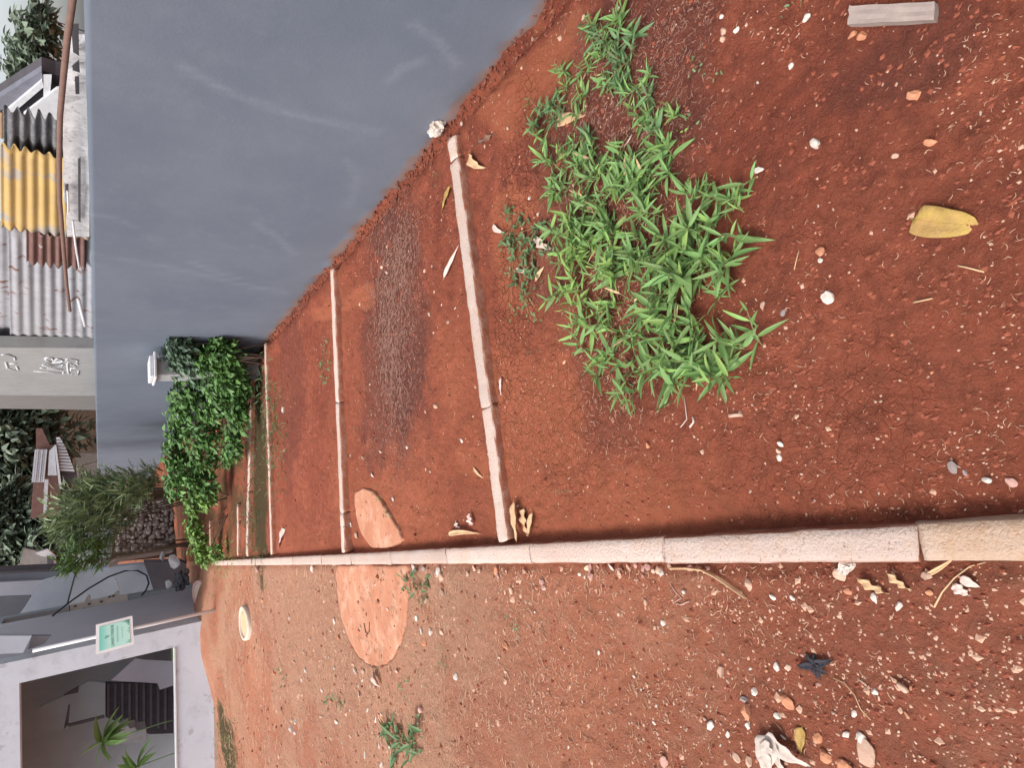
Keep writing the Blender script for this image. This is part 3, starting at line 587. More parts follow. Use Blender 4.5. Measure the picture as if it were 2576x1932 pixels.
dead(1302,1262,1338,1352,26,M_tleaf,'long folded beige leaf of the dry cluster by the kerb corner',fold=.6,side=-.45,seed=14,lift=.02)
dead(1322,1280,1330,1345,24,M_tleaf,'inner broad leaf of the dry cluster by the kerb corner',fold=.4,wav=.15,side=.2,seed=15,lift=.008)
dead(1345,1290,1350,1355,18,M_tleaf,'outer narrow leaf of the dry cluster by the kerb corner',fold=.6,side=-.3,seed=16,lift=.012)
dead(1135,1345,1200,1312,12,M_tleaf,'tan rolled husk near the nearest cross kerb left end',fold=.8,side=-.2,seed=17)
dead(1192,1320,1188,1288,16,M_wleaf,'pale upright leaf scrap on the rolled husk',fold=.4,wav=.2,seed=18,lift=.012)
dead(1148,1312,1160,1330,14,M_wleaf,'small white torn leaf beside the rolled husk',fold=.4,wav=.2,seed=19)
dead(1193,1176,1216,1208,9,M_tleaf,'brown flat leaf sliver on the second plot',name='fallen_leaf',fold=.2,seed=20)
dead(718,1332,702,1372,20,M_wleaf,'pale lilac leaf in the third plot near the long kerb',fold=.3,seed=21)
dead(936,1190,942,1202,8,M_wleaf,'small white curled leaf above the slab tip',fold=.5,seed=22)
dead(928,1296,908,1312,6,M_tleaf,'thin dry sliver on the slab tip',fold=.5,seed=23)
dead(944,1690,962,1730,20,M_wleaf,'pointed white dry pod below the slab tip',fold=.7,side=.1,seed=24,lift=.008)
dead(2330,1448,2420,1405,8,M_tleaf,'thin curved dry stalk near the right end of the kerb',fold=.8,seed=25)
dead(2020,1830,2012,1890,22,M_yleaf,'pale yellow leaf beside the crumpled husk',fold=.4,seed=26)
dead(2418,1452,2465,1480,18,M_wleaf,'pale leaf scrap beside the dry curved stem at the right',fold=.3,seed=27)
dead(2400,1470,2440,1500,20,M_wleaf,'grey pale leaf scrap under the dry curved stem',fold=.3,wav=.2,seed=28)
dead(2165,1455,2235,1500,16,M_tleaf,'tangled dry leaf in the litter by the kerb end',fold=.4,wav=.4,seed=29)
dead(2240,1440,2290,1490,14,M_tleaf,'second tangled dry leaf in the litter by the kerb end',fold=.4,wav=.4,seed=30)
# long straw husk
def husk():
    pts=[(1690,1430),(1730,1430),(1770,1435),(1800,1450),(1830,1470),(1855,1488),(1877,1505)]
    w=[GP(*q,.008) for q in pts];root=empty('straw_husk',tuple(w[0]));tag(root,'long arched straw husk lying from the kerb foot onto the path','husk')
    for k in range(4):
        q=[(a-w[0])+np.array([0,(k-1.5)*.0045*math.sin(math.pi*(i+.5)/7),.004*k*.5]) for i,a in enumerate(w)];MB().tube(q,.0042,6,.0015).build('strand',M_tleaf,root,True)
husk()
def rod(name,pts,r,m,label,cat,r1=None,dz=.004,n=6):
    w=[GP(*q,dz) for q in pts];o=MB().tube([a-w[0] for a in w],r,n,r1).build(name,m,None,True,tuple(w[0]));return tag(o,label,cat)
rod('dry_stem',[(2350,1528),(2370,1490),(2400,1455),(2440,1425),(2480,1415)],.0022,M_tleaf,'brown curved dry stem in the lower right beside the kerb','stem',.0012)
rod('rootlet',[(2096,1706),(2125,1720),(2150,1750),(2165,1785),(2190,1812)],.0016,M_tleaf,'thin pale rootlet trailing from the black withered leaf','root',.001)
rod('red_twig',[(1691,1476),(1700,1490),(1715,1505),(1698,1515),(1712,1522),(1735,1512)],.0028,M_pink,'pinkish hooked twig on the path below the husk','twig')
rod('thin_wire',[(1476,1450),(1477,1490),(1478,1540)],.0009,M_bleaf,'thin straight brown stalk on the path soil','stalk')
rod('pale_stick',[(1590,338),(1580,355),(1570,368)],.0028,M_wleaf,'short white stick beside the upper weeds','stick')
rod('tan_stick',[(2410,668),(2430,672),(2476,684)],.002,M_tleaf,'thin pale stick below the yellow leaf','stick')
rod('soil_stick',[(2300,760),(2320,756),(2346,750)],.002,M_tleaf,'short tan stick in the open soil below the white stone level','stick')
rod('brown_stick',[(2010,630),(2003,655),(1998,678)],.0014,M_tleaf,'upright looking brown stick left of the orange stone','stick')
rod('kerb_wire',[(850,1328),(872,1325),(890,1320)],.002,M_black,'black wire lying over the second cross kerb','wire',dz=.058)
rod('wood_bit',[(1835,1046),(1850,1044),(1868,1043)],.0065,M_tan,'short thick woody bit on the soil right of the weeds','stick')
rod('forked_root',[(1722,1000),(1726,1040),(1728,1055),(1712,1075)],.0016,M_wleaf,'pale forked root just below the weeds','root')
rod('bent_husk',[(1735,1075),(1745,1062),(1743,1048)],.0036,M_wleaf,'bent white husk below the weeds','husk')
# black star shaped withered leaf
def star():
    c=GP(2051,1671);mp=pxsize(c);root=empty('withered_leaf',(c[0],c[1],c[2]+.006));tag(root,'black star shaped withered leaf lying on the path','leaf')
    for k,(ax,ay,w_) in enumerate([(2005,1677,16),(2030,1643,17),(2095,1660,20),(2085,1695,19),(2068,1708,16),(2052,1645,12)]):
        e=GP(ax,ay);d=e-c;L=float(np.linalg.norm(d[:2]));V,Fc=blade(L*1.05,w_*mp,.5,.35,8,0,0,.5,.2,k);o=link('lobe',mesh('lobe',V,Fc,True),M_black,root);o.rotation_euler=(0,0,math.atan2(d[1],d[0]));md=o.modifiers.new('s','SOLIDIFY');md.thickness=.001
star()
# crumpled pale husk bottom
def crumple():
    c=GP(1975,1890);root=empty('crumpled_husk',(c[0],c[1],c[2]+.004));tag(root,'crumpled whitish dry husk at the bottom edge of the photo','husk')
    for k,(a,b,w_,l) in enumerate([((1935,1845),(2045,1932),44,.014),((1945,1850),(1930,1945),50,.008),((1938,1845),(1975,1950),46,.004),((1925,1880),(1950,1940),34,.012),((1935,1855),(1962,1893),34,.022)]):
        p=GP(*a)-c;e=GP(*b)-c;L=float(np.linalg.norm((e-p)[:2]));V,Fc=blade(L,w_*pxsize(c),.45,.14,12,.4*(-1)**k,.08*(-1)**k,.45,.06,k+50)
        o=link('husk_flap',mesh('husk_flap',V,Fc,True),M_pl,root,(p[0],p[1],l));o.rotation_euler=(0,0,math.atan2((e-p)[1],(e-p)[0]));md=o.modifiers.new('s','SOLIDIFY');md.thickness=.0012
M_pl=pm('papery_husk',(.56,.49,.43),(.46,.38,.33),20,.75,160,.4,.003,kind='Object')
crumple()
# weathered plank, top right
def plank():
    q=[GP(2132,14,.02),GP(2132,60,.02),GP(2350,48,.02),GP(2350,2,.02)];mw=pm('weathered_board',(.36,.29,.25),(.28,.22,.2),20,.85,60,.5,.004)
    m=MB();top=[];n=16
    for i in range(n+1):
        t=i/n;a=q[0]*(1-t)+q[3]*t;b=q[1]*(1-t)+q[2]*t
        j=.012*(vn(np.array(i*1.3),np.array(1.))-.5) if i==0 else 0
        for k in range(5):
            pnt=a*(1-k/4)+b*k/4;jx=(.01*(vn(np.array(k*2.1),np.array(i*1.))-.5) if i==0 else .001*math.sin(i+k))
            top.append(pnt+np.array([0,jx,.001*math.sin(k*3+i*.4)]))
    V=top+[p_-np.array([0,0,.024]) for p_ in top];K=5;o=(n+1)*K
    Fc=[(i*K+k,i*K+k+1,(i+1)*K+k+1,(i+1)*K+k) for i in range(n) for k in range(K-1)]+[(o+i*K+k,o+(i+1)*K+k,o+(i+1)*K+k+1,o+i*K+k+1) for i in range(n) for k in range(K-1)]
    for i in range(n): Fc+=[(i*K,(i+1)*K,o+(i+1)*K,o+i*K),(i*K+K-1,o+i*K+K-1,o+(i+1)*K+K-1,(i+1)*K+K-1)]
    for k in range(K-1): Fc+=[(k,o+k,o+k+1,k+1),(n*K+k,n*K+k+1,o+n*K+k+1,o+n*K+k)]
    m.add(V,Fc);tag(m.build('wooden_plank',mw),'weathered grey brown board lying flat at the upper right of the photo','plank')
plank()
# ------------------------------------------------------------------ green weeds
def leafmat(name,c1,c2,rib,var=.22,trans=.22):
    m,t,b=nodes(name);v=vec(t,'Object');oi=N(t,'ShaderNodeObjectInfo').outputs['Random']
    col=mix(t,ramp(t,noise(t,v,30,3,.6),[(.3,0.),(.7,1.)]),c1,c2)
    sx=N(t,'ShaderNodeSeparateXYZ');t.links.new(v,sx.inputs[0])
    ab=math_(t,'ABSOLUTE',sx.outputs[1]);r=ramp(t,math_(t,'MULTIPLY',ab,1/.012),[(.0,1.),(.09,0.)]);col=mix(t,math_(t,'MULTIPLY',r,.55),col,rib)
    h=N(t,'ShaderNodeHueSaturation');t.links.new(col,h.inputs['Color']);t.links.new(math_(t,'ADD',math_(t,'MULTIPLY',oi,var*2),1-var),h.inputs['Value']);t.links.new(math_(t,'ADD',math_(t,'MULTIPLY',oi,.03),.485),h.inputs['Hue'])
    t.links.new(h.outputs[0],b.inputs['Base Color']);b.inputs['Roughness'].default_value=.5;b.inputs['Specular IOR Level'].default_value=.35
    tr=N(t,'ShaderNodeBsdfTranslucent');t.links.new(h.outputs[0],tr.inputs[0]);ms=N(t,'ShaderNodeMixShader');ms.inputs[0].default_value=trans
    t.links.new(b.outputs[0],ms.inputs[1]);t.links.new(tr.outputs[0],ms.inputs[2]);t.links.new(ms.outputs[0],t.nodes['Material Output'].inputs[0]);return m
M_leaf=leafmat('weed_leaf',(.20,.325,.10),(.135,.245,.08),(.36,.47,.22))
M_leafy=leafmat('weed_leaf_yellowish',(.27,.40,.10),(.21,.35,.10),(.36,.46,.18))
M_leafd=leafmat('weed_leaf_dull',(.15,.245,.10),(.105,.185,.08),(.27,.38,.2))
M_stem=pm('weed_stem',(.22,.25,.10),(.30,.18,.09),40,.7,80,0)
LV=[]
for k in range(6):
    V,Fc=blade(1,.135+.03*(k%3),.32,[.16,.22,.08,.28,.12,.2][k],7,0,[.04,-.05,.1,0,-.12,.06][k],[.72,.8,.7,.75,.8,.7][k],0,k);LV.append(mesh('weed_leaf_mesh',V,Fc,True))
for i,me in enumerate(LV): me.materials.append(M_leaf)
def weed(px,py,L,nl,h,lab,group,mat,seed,name='weed',wid=1.,lean=None):
    rs=np.random.RandomState(seed);c=GP(px,py);root=empty(name,tuple(c-np.array([0,0,.002])));tag(root,lab,'weed',group)
    ld=rs.uniform(0,6.28);lm=rs.uniform(.1,1.6) if lean is None else lean;nl=max(6,int(nl*rs.uniform(.8,1.5)));axis=[]
    for i in range(6):
        t=i/5;axis.append(np.array([math.cos(ld)*lm*h*t**1.6,math.sin(ld)*lm*h*t**1.6,h*t*(1-.15*lm*t)]))
    MB().tube(axis,.0016,5,.0009).build('stem',M_stem,root,True)
    for i in range(nl):
        t=.15+.85*(i+.5)/nl;k=min(4,int(t*5));p=axis[k]+(axis[k+1]-axis[k])*(t*5-k) if k<5 else axis[5]
        a=i*2.4+rs.uniform(-1.1,1.1);pitch=-(.75-.5*(1-t))*rs.uniform(.35,1.15)-.05
        if t<.4:pitch*=.5
        l=L*rs.uniform(.45,1.3)*(.75+.35*math.sin(math.pi*min(1,t+.1)))
        o=bpy.data.objects.new('leaf',LV[rs.randint(6)]);C.objects.link(o);o.parent=root;o.location=p
        o.scale=(l,l*wid*rs.uniform(.85,1.15),l);o.rotation_euler=(rs.uniform(-.9,.9),pitch+rs.uniform(-.25,.45),a)
        if mat is not M_leaf: o.material_slots[0].link='OBJECT';o.material_slots[0].material=mat if rs.rand()<.8 else M_leaf
        elif rs.rand()<.015: o.material_slots[0].link='OBJECT';o.material_slots[0].material=M_tleaf
        elif rs.rand()<.14: o.material_slots[0].link='OBJECT';o.material_slots[0].material=M_leafy
    return root
up_=[(1560,60),(1590,80),(1555,110),(1500,100),(1520,150),(1600,140),(1480,185),(1570,185),(1620,215),(1640,255),(1440,215),(1410,250),(1470,245),(1400,300),(1375,345),(1370,290),(1620,310),(1660,335),(1700,290),(1490,345),(1460,280),(1350,320),(1540,210),(1585,230),(1650,300),(1530,120),(1500,70),(1560,150),(1430,180),(1390,270)]
mid_=[(1400,430),(1450,400),(1500,400),(1430,470),(1480,500),(1540,430),(1600,400),(1660,400),(1690,440),(1560,480),(1620,470),(1450,540),(1520,520),(1410,500),(1780,500),(1820,510),(1850,490),(1800,570),(1760,560),(1500,450),(1560,400),(1640,440),(1720,480),(1580,430),(1460,440),(1390,400),(1700,400)]
low_=[(1500,610),(1560,590),(1620,600),(1680,600),(1740,620),(1800,620),(1860,640),(1880,600),(1470,680),(1540,680),(1600,680),(1660,700),(1720,690),(1780,700),(1840,720),(1430,730),(1480,760),(1550,760),(1620,770),(1680,780),(1740,770),(1500,830),(1560,840),(1630,850),(1690,860),(1760,840),(1830,860),(1880,880),(1920,870),(1480,890),(1540,910),(1600,930),(1650,950),(1700,930),(1510,950),(1560,970),(1620,970),(1780,920),(1850,930),(1720,900),(1700,650),(1640,640),(1760,660),(1580,720),(1700,740),(1650,810),(1590,880),(1740,880),(1800,680),(1700,820)]
low_+=[(1440+random.random()*130,590+random.random()*170) for _ in range(14)]+[(1480+random.random()*330,560+random.random()*400) for _ in range(26)]
G1='long leaved weeds of the green patch'
for i,(a,b) in enumerate(up_+[(a+random.uniform(-14,14),b+random.uniform(-14,14)) for a,b in up_]): weed(a,b,.056*random.uniform(.7,1.2),11,.035+.03*random.random(),'small narrow leaved weed in the upper patch, '+('close to the top edge' if b<130 else 'nearer the wall' if a<1480 else 'around the bare litter gap'),'small weeds of the upper patch',M_leafd if i%2 else M_leaf,500+i)
mid_+=[(1400+random.random()*280,380+random.random()*170) for _ in range(16)]+[(1400+random.random()*300,560+random.random()*120) for _ in range(10)]
for i,(a,b) in enumerate(mid_+[(a+random.uniform(-18,18),b+random.uniform(-18,18)) for a,b in mid_[:18]]): weed(a,b,.068*random.uniform(.8,1.2),12,.05+.03*random.random(),'long leaved weed in the patch middle, '+('on its kerb side' if a<1500 else 'in its centre' if a<1700 else 'at its right corner'),'long leaved weeds in the patch middle',M_leaf,600+i)
for i,(a,b) in enumerate(low_):
    near=a>1640
    weed(a,b,(.088 if near else .070)*random.uniform(.8,1.2),12,.06+.05*random.random(),'lance leaved weed in the thick patch, '+('towards the creeping weed' if a<1560 and b<780 else 'at the bottom left' if a<1560 else 'at its right tips' if a>1760 else 'in the dense centre' if b<800 else 'along the bottom edge'),G1,M_leafy if (1440<a<1560 and 600<b<780) else M_leaf,700+i)
# creeping small leaved weed: one plant
def creeping(pts,lab,L,nl,seed,name='creeping_weed',mat=None,up=.02,wid=2.2,spread=22):
    rs=np.random.RandomState(seed);c=GP(*pts[0]);root=empty(name,tuple(c));tag(root,lab,'weed')
    mat=mat or M_leafd;sv=MB();LVv=[];n=0;mb=MB()
    V0,F0=blade(1,.42,.25,.15,4,0,0,.75)
    V0=np.array(V0)
    for (px,py) in pts:
        b=GP(px,py)-c
        sv.tube([np.array([0,0,.004]),b*.5+np.array([0,0,.012]),b+np.array([0,0,up])],.0012,5,.0008)
        for i in range(nl):
            a=rs.uniform(0,6.28);mp=pxsize(b+c);o=b+np.array([rs.normal(0,1)*spread*mp*.5,rs.normal(0,1)*spread*mp*.7,rs.uniform(.2,1)*up]);l=L*rs.uniform(.6,1.2);pt=rs.uniform(-.1,.7)
            R=np.array(Matrix.Rotation(a,3,'Z')@Matrix.Rotation(-pt,3,'Y')@Matrix.Rotation(rs.uniform(-.5,.5),3,'X'))
            mb.add((V0*l*np.array([1,wid/2.2,1]))@R.T+o,F0)
    sv.build('stem',M_stem,root,True);o=mb.build('foliage',mat,root,True);o['kind']='stuff'
    return root
creeping([(1290,590),(1310,560),(1290,530),(1320,610),(1345,600),(1300,630),(1330,650),(1370,570),(1390,640),(1340,680),(1300,700),(1340,700),(1325,735),(1350,620),(1280,620)],'grey green creeping small leaved weed between the nearest cross kerb and the green patch',.031,18,3)
creeping([(1290,685),(1335,760),(1345,800),(1295,790)],'tiny sprouts trailing below the creeping weed in the cracked soil',.020,9,4,'sprouts')
creeping([(1275,540)],'small sprig above the creeping weed near the top of it',.014,8,5,'sprig')
creeping([(1344,892)],'tiny green seedling on cracked soil in the first plot',.012,6,6,'seedling')
creeping([(1423,1236)],'tiny green seedling on open soil of the first plot near the long kerb',.014,6,7,'seedling')
creeping([(1305,1575)],'small green tuft on the path below the first plot corner',.020,9,8,'tuft')
creeping([(1750,585)],'small leafy sprig among the weed tips',.012,5,9,'sprig')
creeping([(1745,155),(1760,175)],'tiny green sprout in the brown litter near the wall',.012,5,10,'sprout')
creeping([(1810,190)],'small green sprout in the litter, second from the wall',.014,5,11,'sprout')
creeping([(1725,315)],'small green sprout beside the upper weeds',.014,6,12,'sprout')
creeping([(1725,345)],'yellow green curled sprout below the upper weeds',.016,3,13,'sprout',M_leafy)
creeping([(1460,345),(1475,365)],'small jagged green sprout in the bare gap of the patch',.022,5,14,'sprout')
creeping([(2002,10)],'tiny green sprout at the top edge near the plank',.014,5,15,'sprout')
creeping([(820,880),(818,905),(830,920)],'low grey green plant against the second cross kerb, upper clump',.03,14,16,'low_plant')
creeping([(815,940),(820,955)],'low grey green plant against the second cross kerb, lower clump',.03,14,17,'low_plant')
creeping([(850,655)],'small grey green plant where the second cross kerb meets the wall',.035,12,18,'low_plant')
creeping([(1108,440)],'small grey green plant left of the yellow leaf by the wall',.020,8,19,'low_plant')
creeping([(798,807)],'single round green leaflet sprout in the third plot',.02,4,20,'sprout')
creeping([(768,820)],'pale green sprout left of the round one in the third plot',.02,5,21,'sprout')
creeping([(895,1088)],'small olive sprout below the second cross kerb',.02,6,22,'sprout')
creeping([(950,1235),(960,1255),(970,1275),(978,1300)],'row of short green grass along the slab tip edge',.03,7,23,'grass_tuft',wid=.9)
creeping([(1040,1470),(1060,1480),(1080,1475),(1025,1465)],'dark green broad leaved weed growing at the slab right edge',.062,7,24,'path_weed',wid=1.6)
creeping([(1000,1830),(1040,1850),(1010,1870),(1050,1880),(975,1835),(1060,1830),(1000,1890),(985,1860)],'dark green sprawling weed on the lower path',.095,10,25,'path_weed',wid=1.3)
creeping([(830,1775),(845,1760),(860,1772)],'small green and yellowish sprout on the lower left path',.05,6,26,'path_weed')
creeping([(715,1705)],'olive tuft left of the white stones',.05,9,27,'path_weed')
creeping([(733,1612)],'dark thin tuft left of the cream pebble',.045,7,28,'path_weed',wid=.8)
creeping([(1115,1645),(1122,1670)],'thin green weed right of the slab, upper of two',.03,8,29,'path_weed',wid=.8)
creeping([(1020,1715)],'small green weed below the slab, between chips',.03,9,30,'path_weed')
creeping([(1295,1570)],'tiny grass tuft beside the small green tuft on the path',.02,4,31,'path_weed',wid=.7)
creeping([(1385,1445)],'grey withered sprig at the foot of the long kerb',.02,12,32,'withered_sprig',M_straw,wid=.5)
creeping([(1290,1575)],'thin leaf blades next to the path tuft',.018,4,33,'grass_tuft',wid=.6)
# grass by the third kerb
for i,(pts,lab) in enumerate((([(690,1000),(700,1040),(705,1080),(700,1120),(705,1160)],'olive grass strip in front of the third cross kerb'),([(640,1280),(645,1320),(650,1370)],'dark grass between the third and fourth kerbs at the left'),([(645,900),(650,960),(640,1040),(650,1120),(640,1200)],'dark weeds between the third and fourth kerbs'),([(575,1405),(550,1412),(530,1420),(600,1415)],'light green grass hanging over the far end of the long kerb'),([(590,1860),(600,1900),(575,1930),(560,1840)],'green weeds in the gutter under the lilac house wall'))):
    creeping(pts,lab,.09,60,60+i,'grass_strip',[M_leafd,M_leafd,M_leafd,M_leafy,M_leaf][i],.10,.55,90)
# ------------------------------------------------------------------ leafy bushes
def bush(name,lab,blobs,N_,L,mat,seed,wid=.55,cat='bush',down=.3,stems=6,group=None):
    """blobs: (centre xyz, radius xyz)"""
    rs=np.random.RandomState(seed);c0=np.array(blobs[0][0]);base=np.array([c0[0],c0[1],gz(c0[0],c0[1])]);root=empty(name,tuple(base));tag(root,lab,cat,group)
    V0,F0=blade(1,wid,.22,.18,4,0,0,.62);V0=np.array(V0);vol=np.array([np.prod(b[1])**(2/3) for b in blobs]);vol/=vol.sum();VV=[];FF=[];n=0
    F0=np.array(F0)
    for i in range(N_):
        b=blobs[rs.choice(len(blobs),p=vol)];d=rs.normal(size=3);d/=np.linalg.norm(d);r=rs.uniform(.15,1)**.5*(.95+.38*math.sin(d[0]*5+seed)*math.cos(d[2]*6))
        p=np.array(b[0])+d*np.array(b[1])*r-base
        if p[2]<.01:p[2]=rs.uniform(.01,.1)
        a=math.atan2(d[1],d[0])+rs.normal(0,.8);pt=rs.uniform(-.5,.6)-down
        R=np.array(Matrix.Rotation(a,3,'Z')@Matrix.Rotation(-pt,3,'Y')@Matrix.Rotation(rs.uniform(-.6,.6),3,'X'));l=L*rs.uniform(.6,1.25)
        VV.append((V0*l)@R.T+p);FF.append(F0+n);n+=len(V0)
    me=mesh('foliage',np.concatenate(VV),np.concatenate(FF),True);o=link('foliage',me,mat,root);o['kind']='stuff'
    s=MB()
    for k in range(stems):
        b=blobs[k%len(blobs)];e=np.array(b[0])-base+rs.normal(0,.35,3)*np.array(b[1]);st=np.array([rs.normal(0,.06),rs.normal(0,.06),-.02])+np.array([e[0]*.5,e[1]*.5,0])*.6
        s.tube([st,(st+e)/2+rs.normal(0,.02,3),e],.012*(1 if L<.12 else 1.6),6,.004)
    s.build('stems',M_bark,root,True);return root
M_bark=pm('bark',(.16,.11,.08),(.11,.08,.06),12,.9,60,.5)
def bushmat(name,c1,c2,tr=.15):
    m,t,b=nodes(name);v=vec(t,'Position');g=N(t,'ShaderNodeNewGeometry').outputs['Random Per Island']
    col=mix(t,ramp(t,noise(t,v,4,4,.6),[(.3,0.),(.7,1.)]),c1,c2);h=N(t,'ShaderNodeHueSaturation');t.links.new(col,h.inputs['Color']);t.links.new(math_(t,'ADD',math_(t,'MULTIPLY',g,.7),.62),h.inputs['Value'])
    t.links.new(h.outputs[0],b.inputs['Base Color']);b.inputs['Roughness'].default_value=.45;b.inputs['Specular IOR Level'].default_value=.4
    tr_=N(t,'ShaderNodeBsdfTranslucent');t.links.new(h.outputs[0],tr_.inputs[0]);ms=N(t,'ShaderNodeMixShader');ms.inputs[0].default_value=tr
    t.links.new(b.outputs[0],ms.inputs[1]);t.links.new(tr_.outputs[0],ms.inputs[2]);t.links.new(ms.outputs[0],t.nodes['Material Output'].inputs[0]);return m
MB1=bushmat('bush_leaf',(.14,.265,.07),(.075,.165,.05));MB2=bushmat('bush_leaf_grey',(.13,.20,.13),(.10,.16,.10));MB3=bushmat('shrub_leaf',(.32,.40,.21),(.24,.31,.17));MB4=bushmat('bush_leaf_light',(.20,.33,.08),(.13,.24,.06));MB5=bushmat('hazed_tree_leaf',(.22,.27,.19),(.14,.18,.13))  # far tree leaves are lighter and greyer: haze put into their colour
def B(px,py,Y,ry,rz): # blob from pixels: ry across (px in photo y), rz vertical (px in photo x)
    p=at(px,py,Y);mp=Y/f*.95;return (p,(ry*mp,ry*mp*.8,rz*mp))
bush('leafy_bush','blue green leafy bush nearest the wall, under the pillar cap',[B(450,878,7.3,30,30),B(480,905,7.5,32,36),B(440,915,7.7,28,28),B(500,940,7.9,28,30)],1500,.085,MB2,1)
bush('leafy_bush','bright green leafy bush below the pillar, spilling over the rubble kerb',[B(560,885,7.2,30,38),B(530,905,7.4,30,40),B(575,935,7.5,36,36),B(600,975,7.6,30,24),B(550,960,7.8,36,40)],2000,.088,MB1,2)
bush('leafy_bush','tall green leafy bush in the middle of the row against the wall',[B(470,975,8.3,36,36),B(458,1025,8.9,36,36),B(505,1020,8.4,40,50),B(560,1020,8.0,36,36),B(598,1050,7.7,34,24),B(600,1010,7.7,30,22),B(452,1080,9.4,32,30)],2400,.095,MB1,3)
bush('leafy_bush','broad green leafy bush at the left of the row, over the red soil',[B(435,1140,10,38,30),B(460,1185,9.9,40,44),B(515,1090,8.8,40,48),B(510,1150,9.3,36,40),B(500,1215,9.6,34,45),B(585,1120,8.1,40,24),B(565,1160,8.5,20,14),B(440,1225,10.2,30,28)],2600,.10,MB1,4)
bush('leafy_bush','light green leafy bush at the low end of the row near the long kerb',[B(490,1270,10.2,30,30),B(520,1250,9.8,28,28),B(488,1330,10.6,28,25),B(500,1370,10.8,28,25),B(512,1400,10.9,22,22),B(540,1390,10.2,16,18)],1500,.09,MB4,5)
bush('narrow_shrub','tall shrub with long narrow grey green leaves beyond the wall end',[B(300,1240,13.2,55,45),B(240,1240,13.4,55,50),B(350,1230,13,40,40),B(200,1280,13.4,55,60),B(290,1290,13.4,50,60),B(180,1330,13.6,40,45),B(380,1200,13,30,30),B(230,1350,13.6,45,60)],3400,.21,MB3,6,wid=.19,cat='shrub',down=-.5,stems=14)
bush('narrow_shrub','light green drooping shrub tip in front of the grey rear house',[B(200,1400,12.8,28,40),B(180,1420,12.6,20,25),B(250,1390,13,30,30)],420,.18,MB4,7,wid=.24,cat='shrub',down=-.2,stems=5)
# trees behind
bush('background_tree','dark tree crown behind the far corrugated shack',[B(30,1100,30,120,110),B(40,1200,30,90,90),B(-30,1150,31,100,90),B(60,1060,30,50,50),B(20,1260,31,60,90)],9000,.5,MB5,8,wid=.4,cat='tree',stems=4)
bush('background_tree','very dark tree crown above the small far house',[B(30,1330,27,70,60),B(60,1400,27,60,60),B(120,1370,26,50,40),B(0,1420,27,50,60),B(40,1280,27,50,60)],8000,.42,MB5,9,wid=.4,cat='tree',stems=4)
def WB(px,py,o,ry,rz): p=WH(px,py,o);mp=float(np.linalg.norm(p))/f;return (p,(ry*mp,ry*mp,rz*mp))
bush('background_tree','hazy tree crown beyond the gable at the top corner',[WB(90,110,5,60,40),WB(60,150,5,45,35),WB(110,60,5.2,40,25)],1500,.16,MB5,10,wid=.4,cat='tree',stems=4)
# ------------------------------------------------------------------ behind the wall
M_yellow=pm('yellow_painted_tin',(.50,.34,.12),(.43,.29,.12),5,.7,60,.2,spots=(.33,.29,.25),spotscale=3.2,spotth=.53,c3=(.46,.34,.18))
M_tin=pm('grey_tin',(.36,.36,.38),(.28,.28,.30),4,.6,60,.2,spots=(.17,.09,.07),spotscale=7,spotth=.62,c3=(.24,.23,.24))
M_rust=pm('rusty_tin',(.15,.08,.07),(.20,.11,.09),5,.85,60,.3,c3=(.10,.06,.06),spots=(.32,.3,.3),spotscale=10,spotth=.66)
M_darktin=pm('dark_crinkled_tin',(.10,.10,.11),(.16,.16,.17),8,.8,40,.5,c3=(.3,.29,.28))
M_pipe=pm('rusty_pipe',(.15,.085,.07),(.19,.11,.085),14,.8,80,.3)
M_peel=pm('peeling_sheet',(.66,.65,.66),(.50,.48,.48),10,.9,60,.6,c3=(.3,.28,.27),spots=(.2,.17,.16),spotscale=40,spotth=.66)
M_dark=pm('dark_timber_and_shade',(.07,.065,.07),(.10,.09,.10),6,.9,40,.3)  # timber, and also the plates that paint in shaded gaps
M_graf=pm('graffiti_render',(.26,.26,.26),(.31,.31,.31),2.5,.9,40,.25,c3=(.24,.23,.22))
M_gpaint=pm('white_spray',(.62,.64,.68),(.55,.56,.60),14,.8,40,0)
def corr(name,px0,px1,py0,py1,o,m,label,ridges,amp=.016,parent=None,rag=0,seed=0):
    """corrugated sheet behind the wall; ridges run along the wall"""
    a=WH(px1,py0,o);b=WH(px1,py1,o);zt0=WH(px0,py0,o)[2];zt1=WH(px0,py1,o)[2];n=ridges*6;ms=12;V=[];rs=np.random.RandomState(seed)
    for j in range(ms+1):
        t=j/ms
        for i in range(n+1):
            u=i/n;z0=a[2]*(1-t)+b[2]*t;z1=zt0*(1-t)+zt1*t;z=z0+(z1-z0)*u;tt=t
            if j in(0,ms): tt=t+rag*math.sin(i*1.3+seed)*.5+rag*math.sin(u*ridges*6.28)*.6
            q=a*(1-tt)+b*tt;off=amp*math.sin(u*ridges*2*math.pi)+.01*math.sin(t*7+u*3+seed)
            V.append((q[0]+NW[0]*off-a[0],q[1]+NW[1]*off-a[1],z))
    Fc=[(j*(n+1)+i,(j+1)*(n+1)+i,(j+1)*(n+1)+i+1,j*(n+1)+i+1) for j in range(ms) for i in range(n)]
    me=mesh(name,V,Fc,True);o_=link(name,me,m,parent,(a[0],a[1],0) if parent is None else (a[0]-parent.location.x,a[1]-parent.location.y,-parent.location.z));md=o_.modifiers.new('s','SOLIDIFY');md.thickness=.004
    if label: tag(o_,label,'metal sheet')
    return o_
c=WH(200,650,.5);sh=empty('tin_shack',(c[0],c[1],0));tag(sh,'shack of yellow, grey and rusty corrugated sheets behind the grey wall','shack')
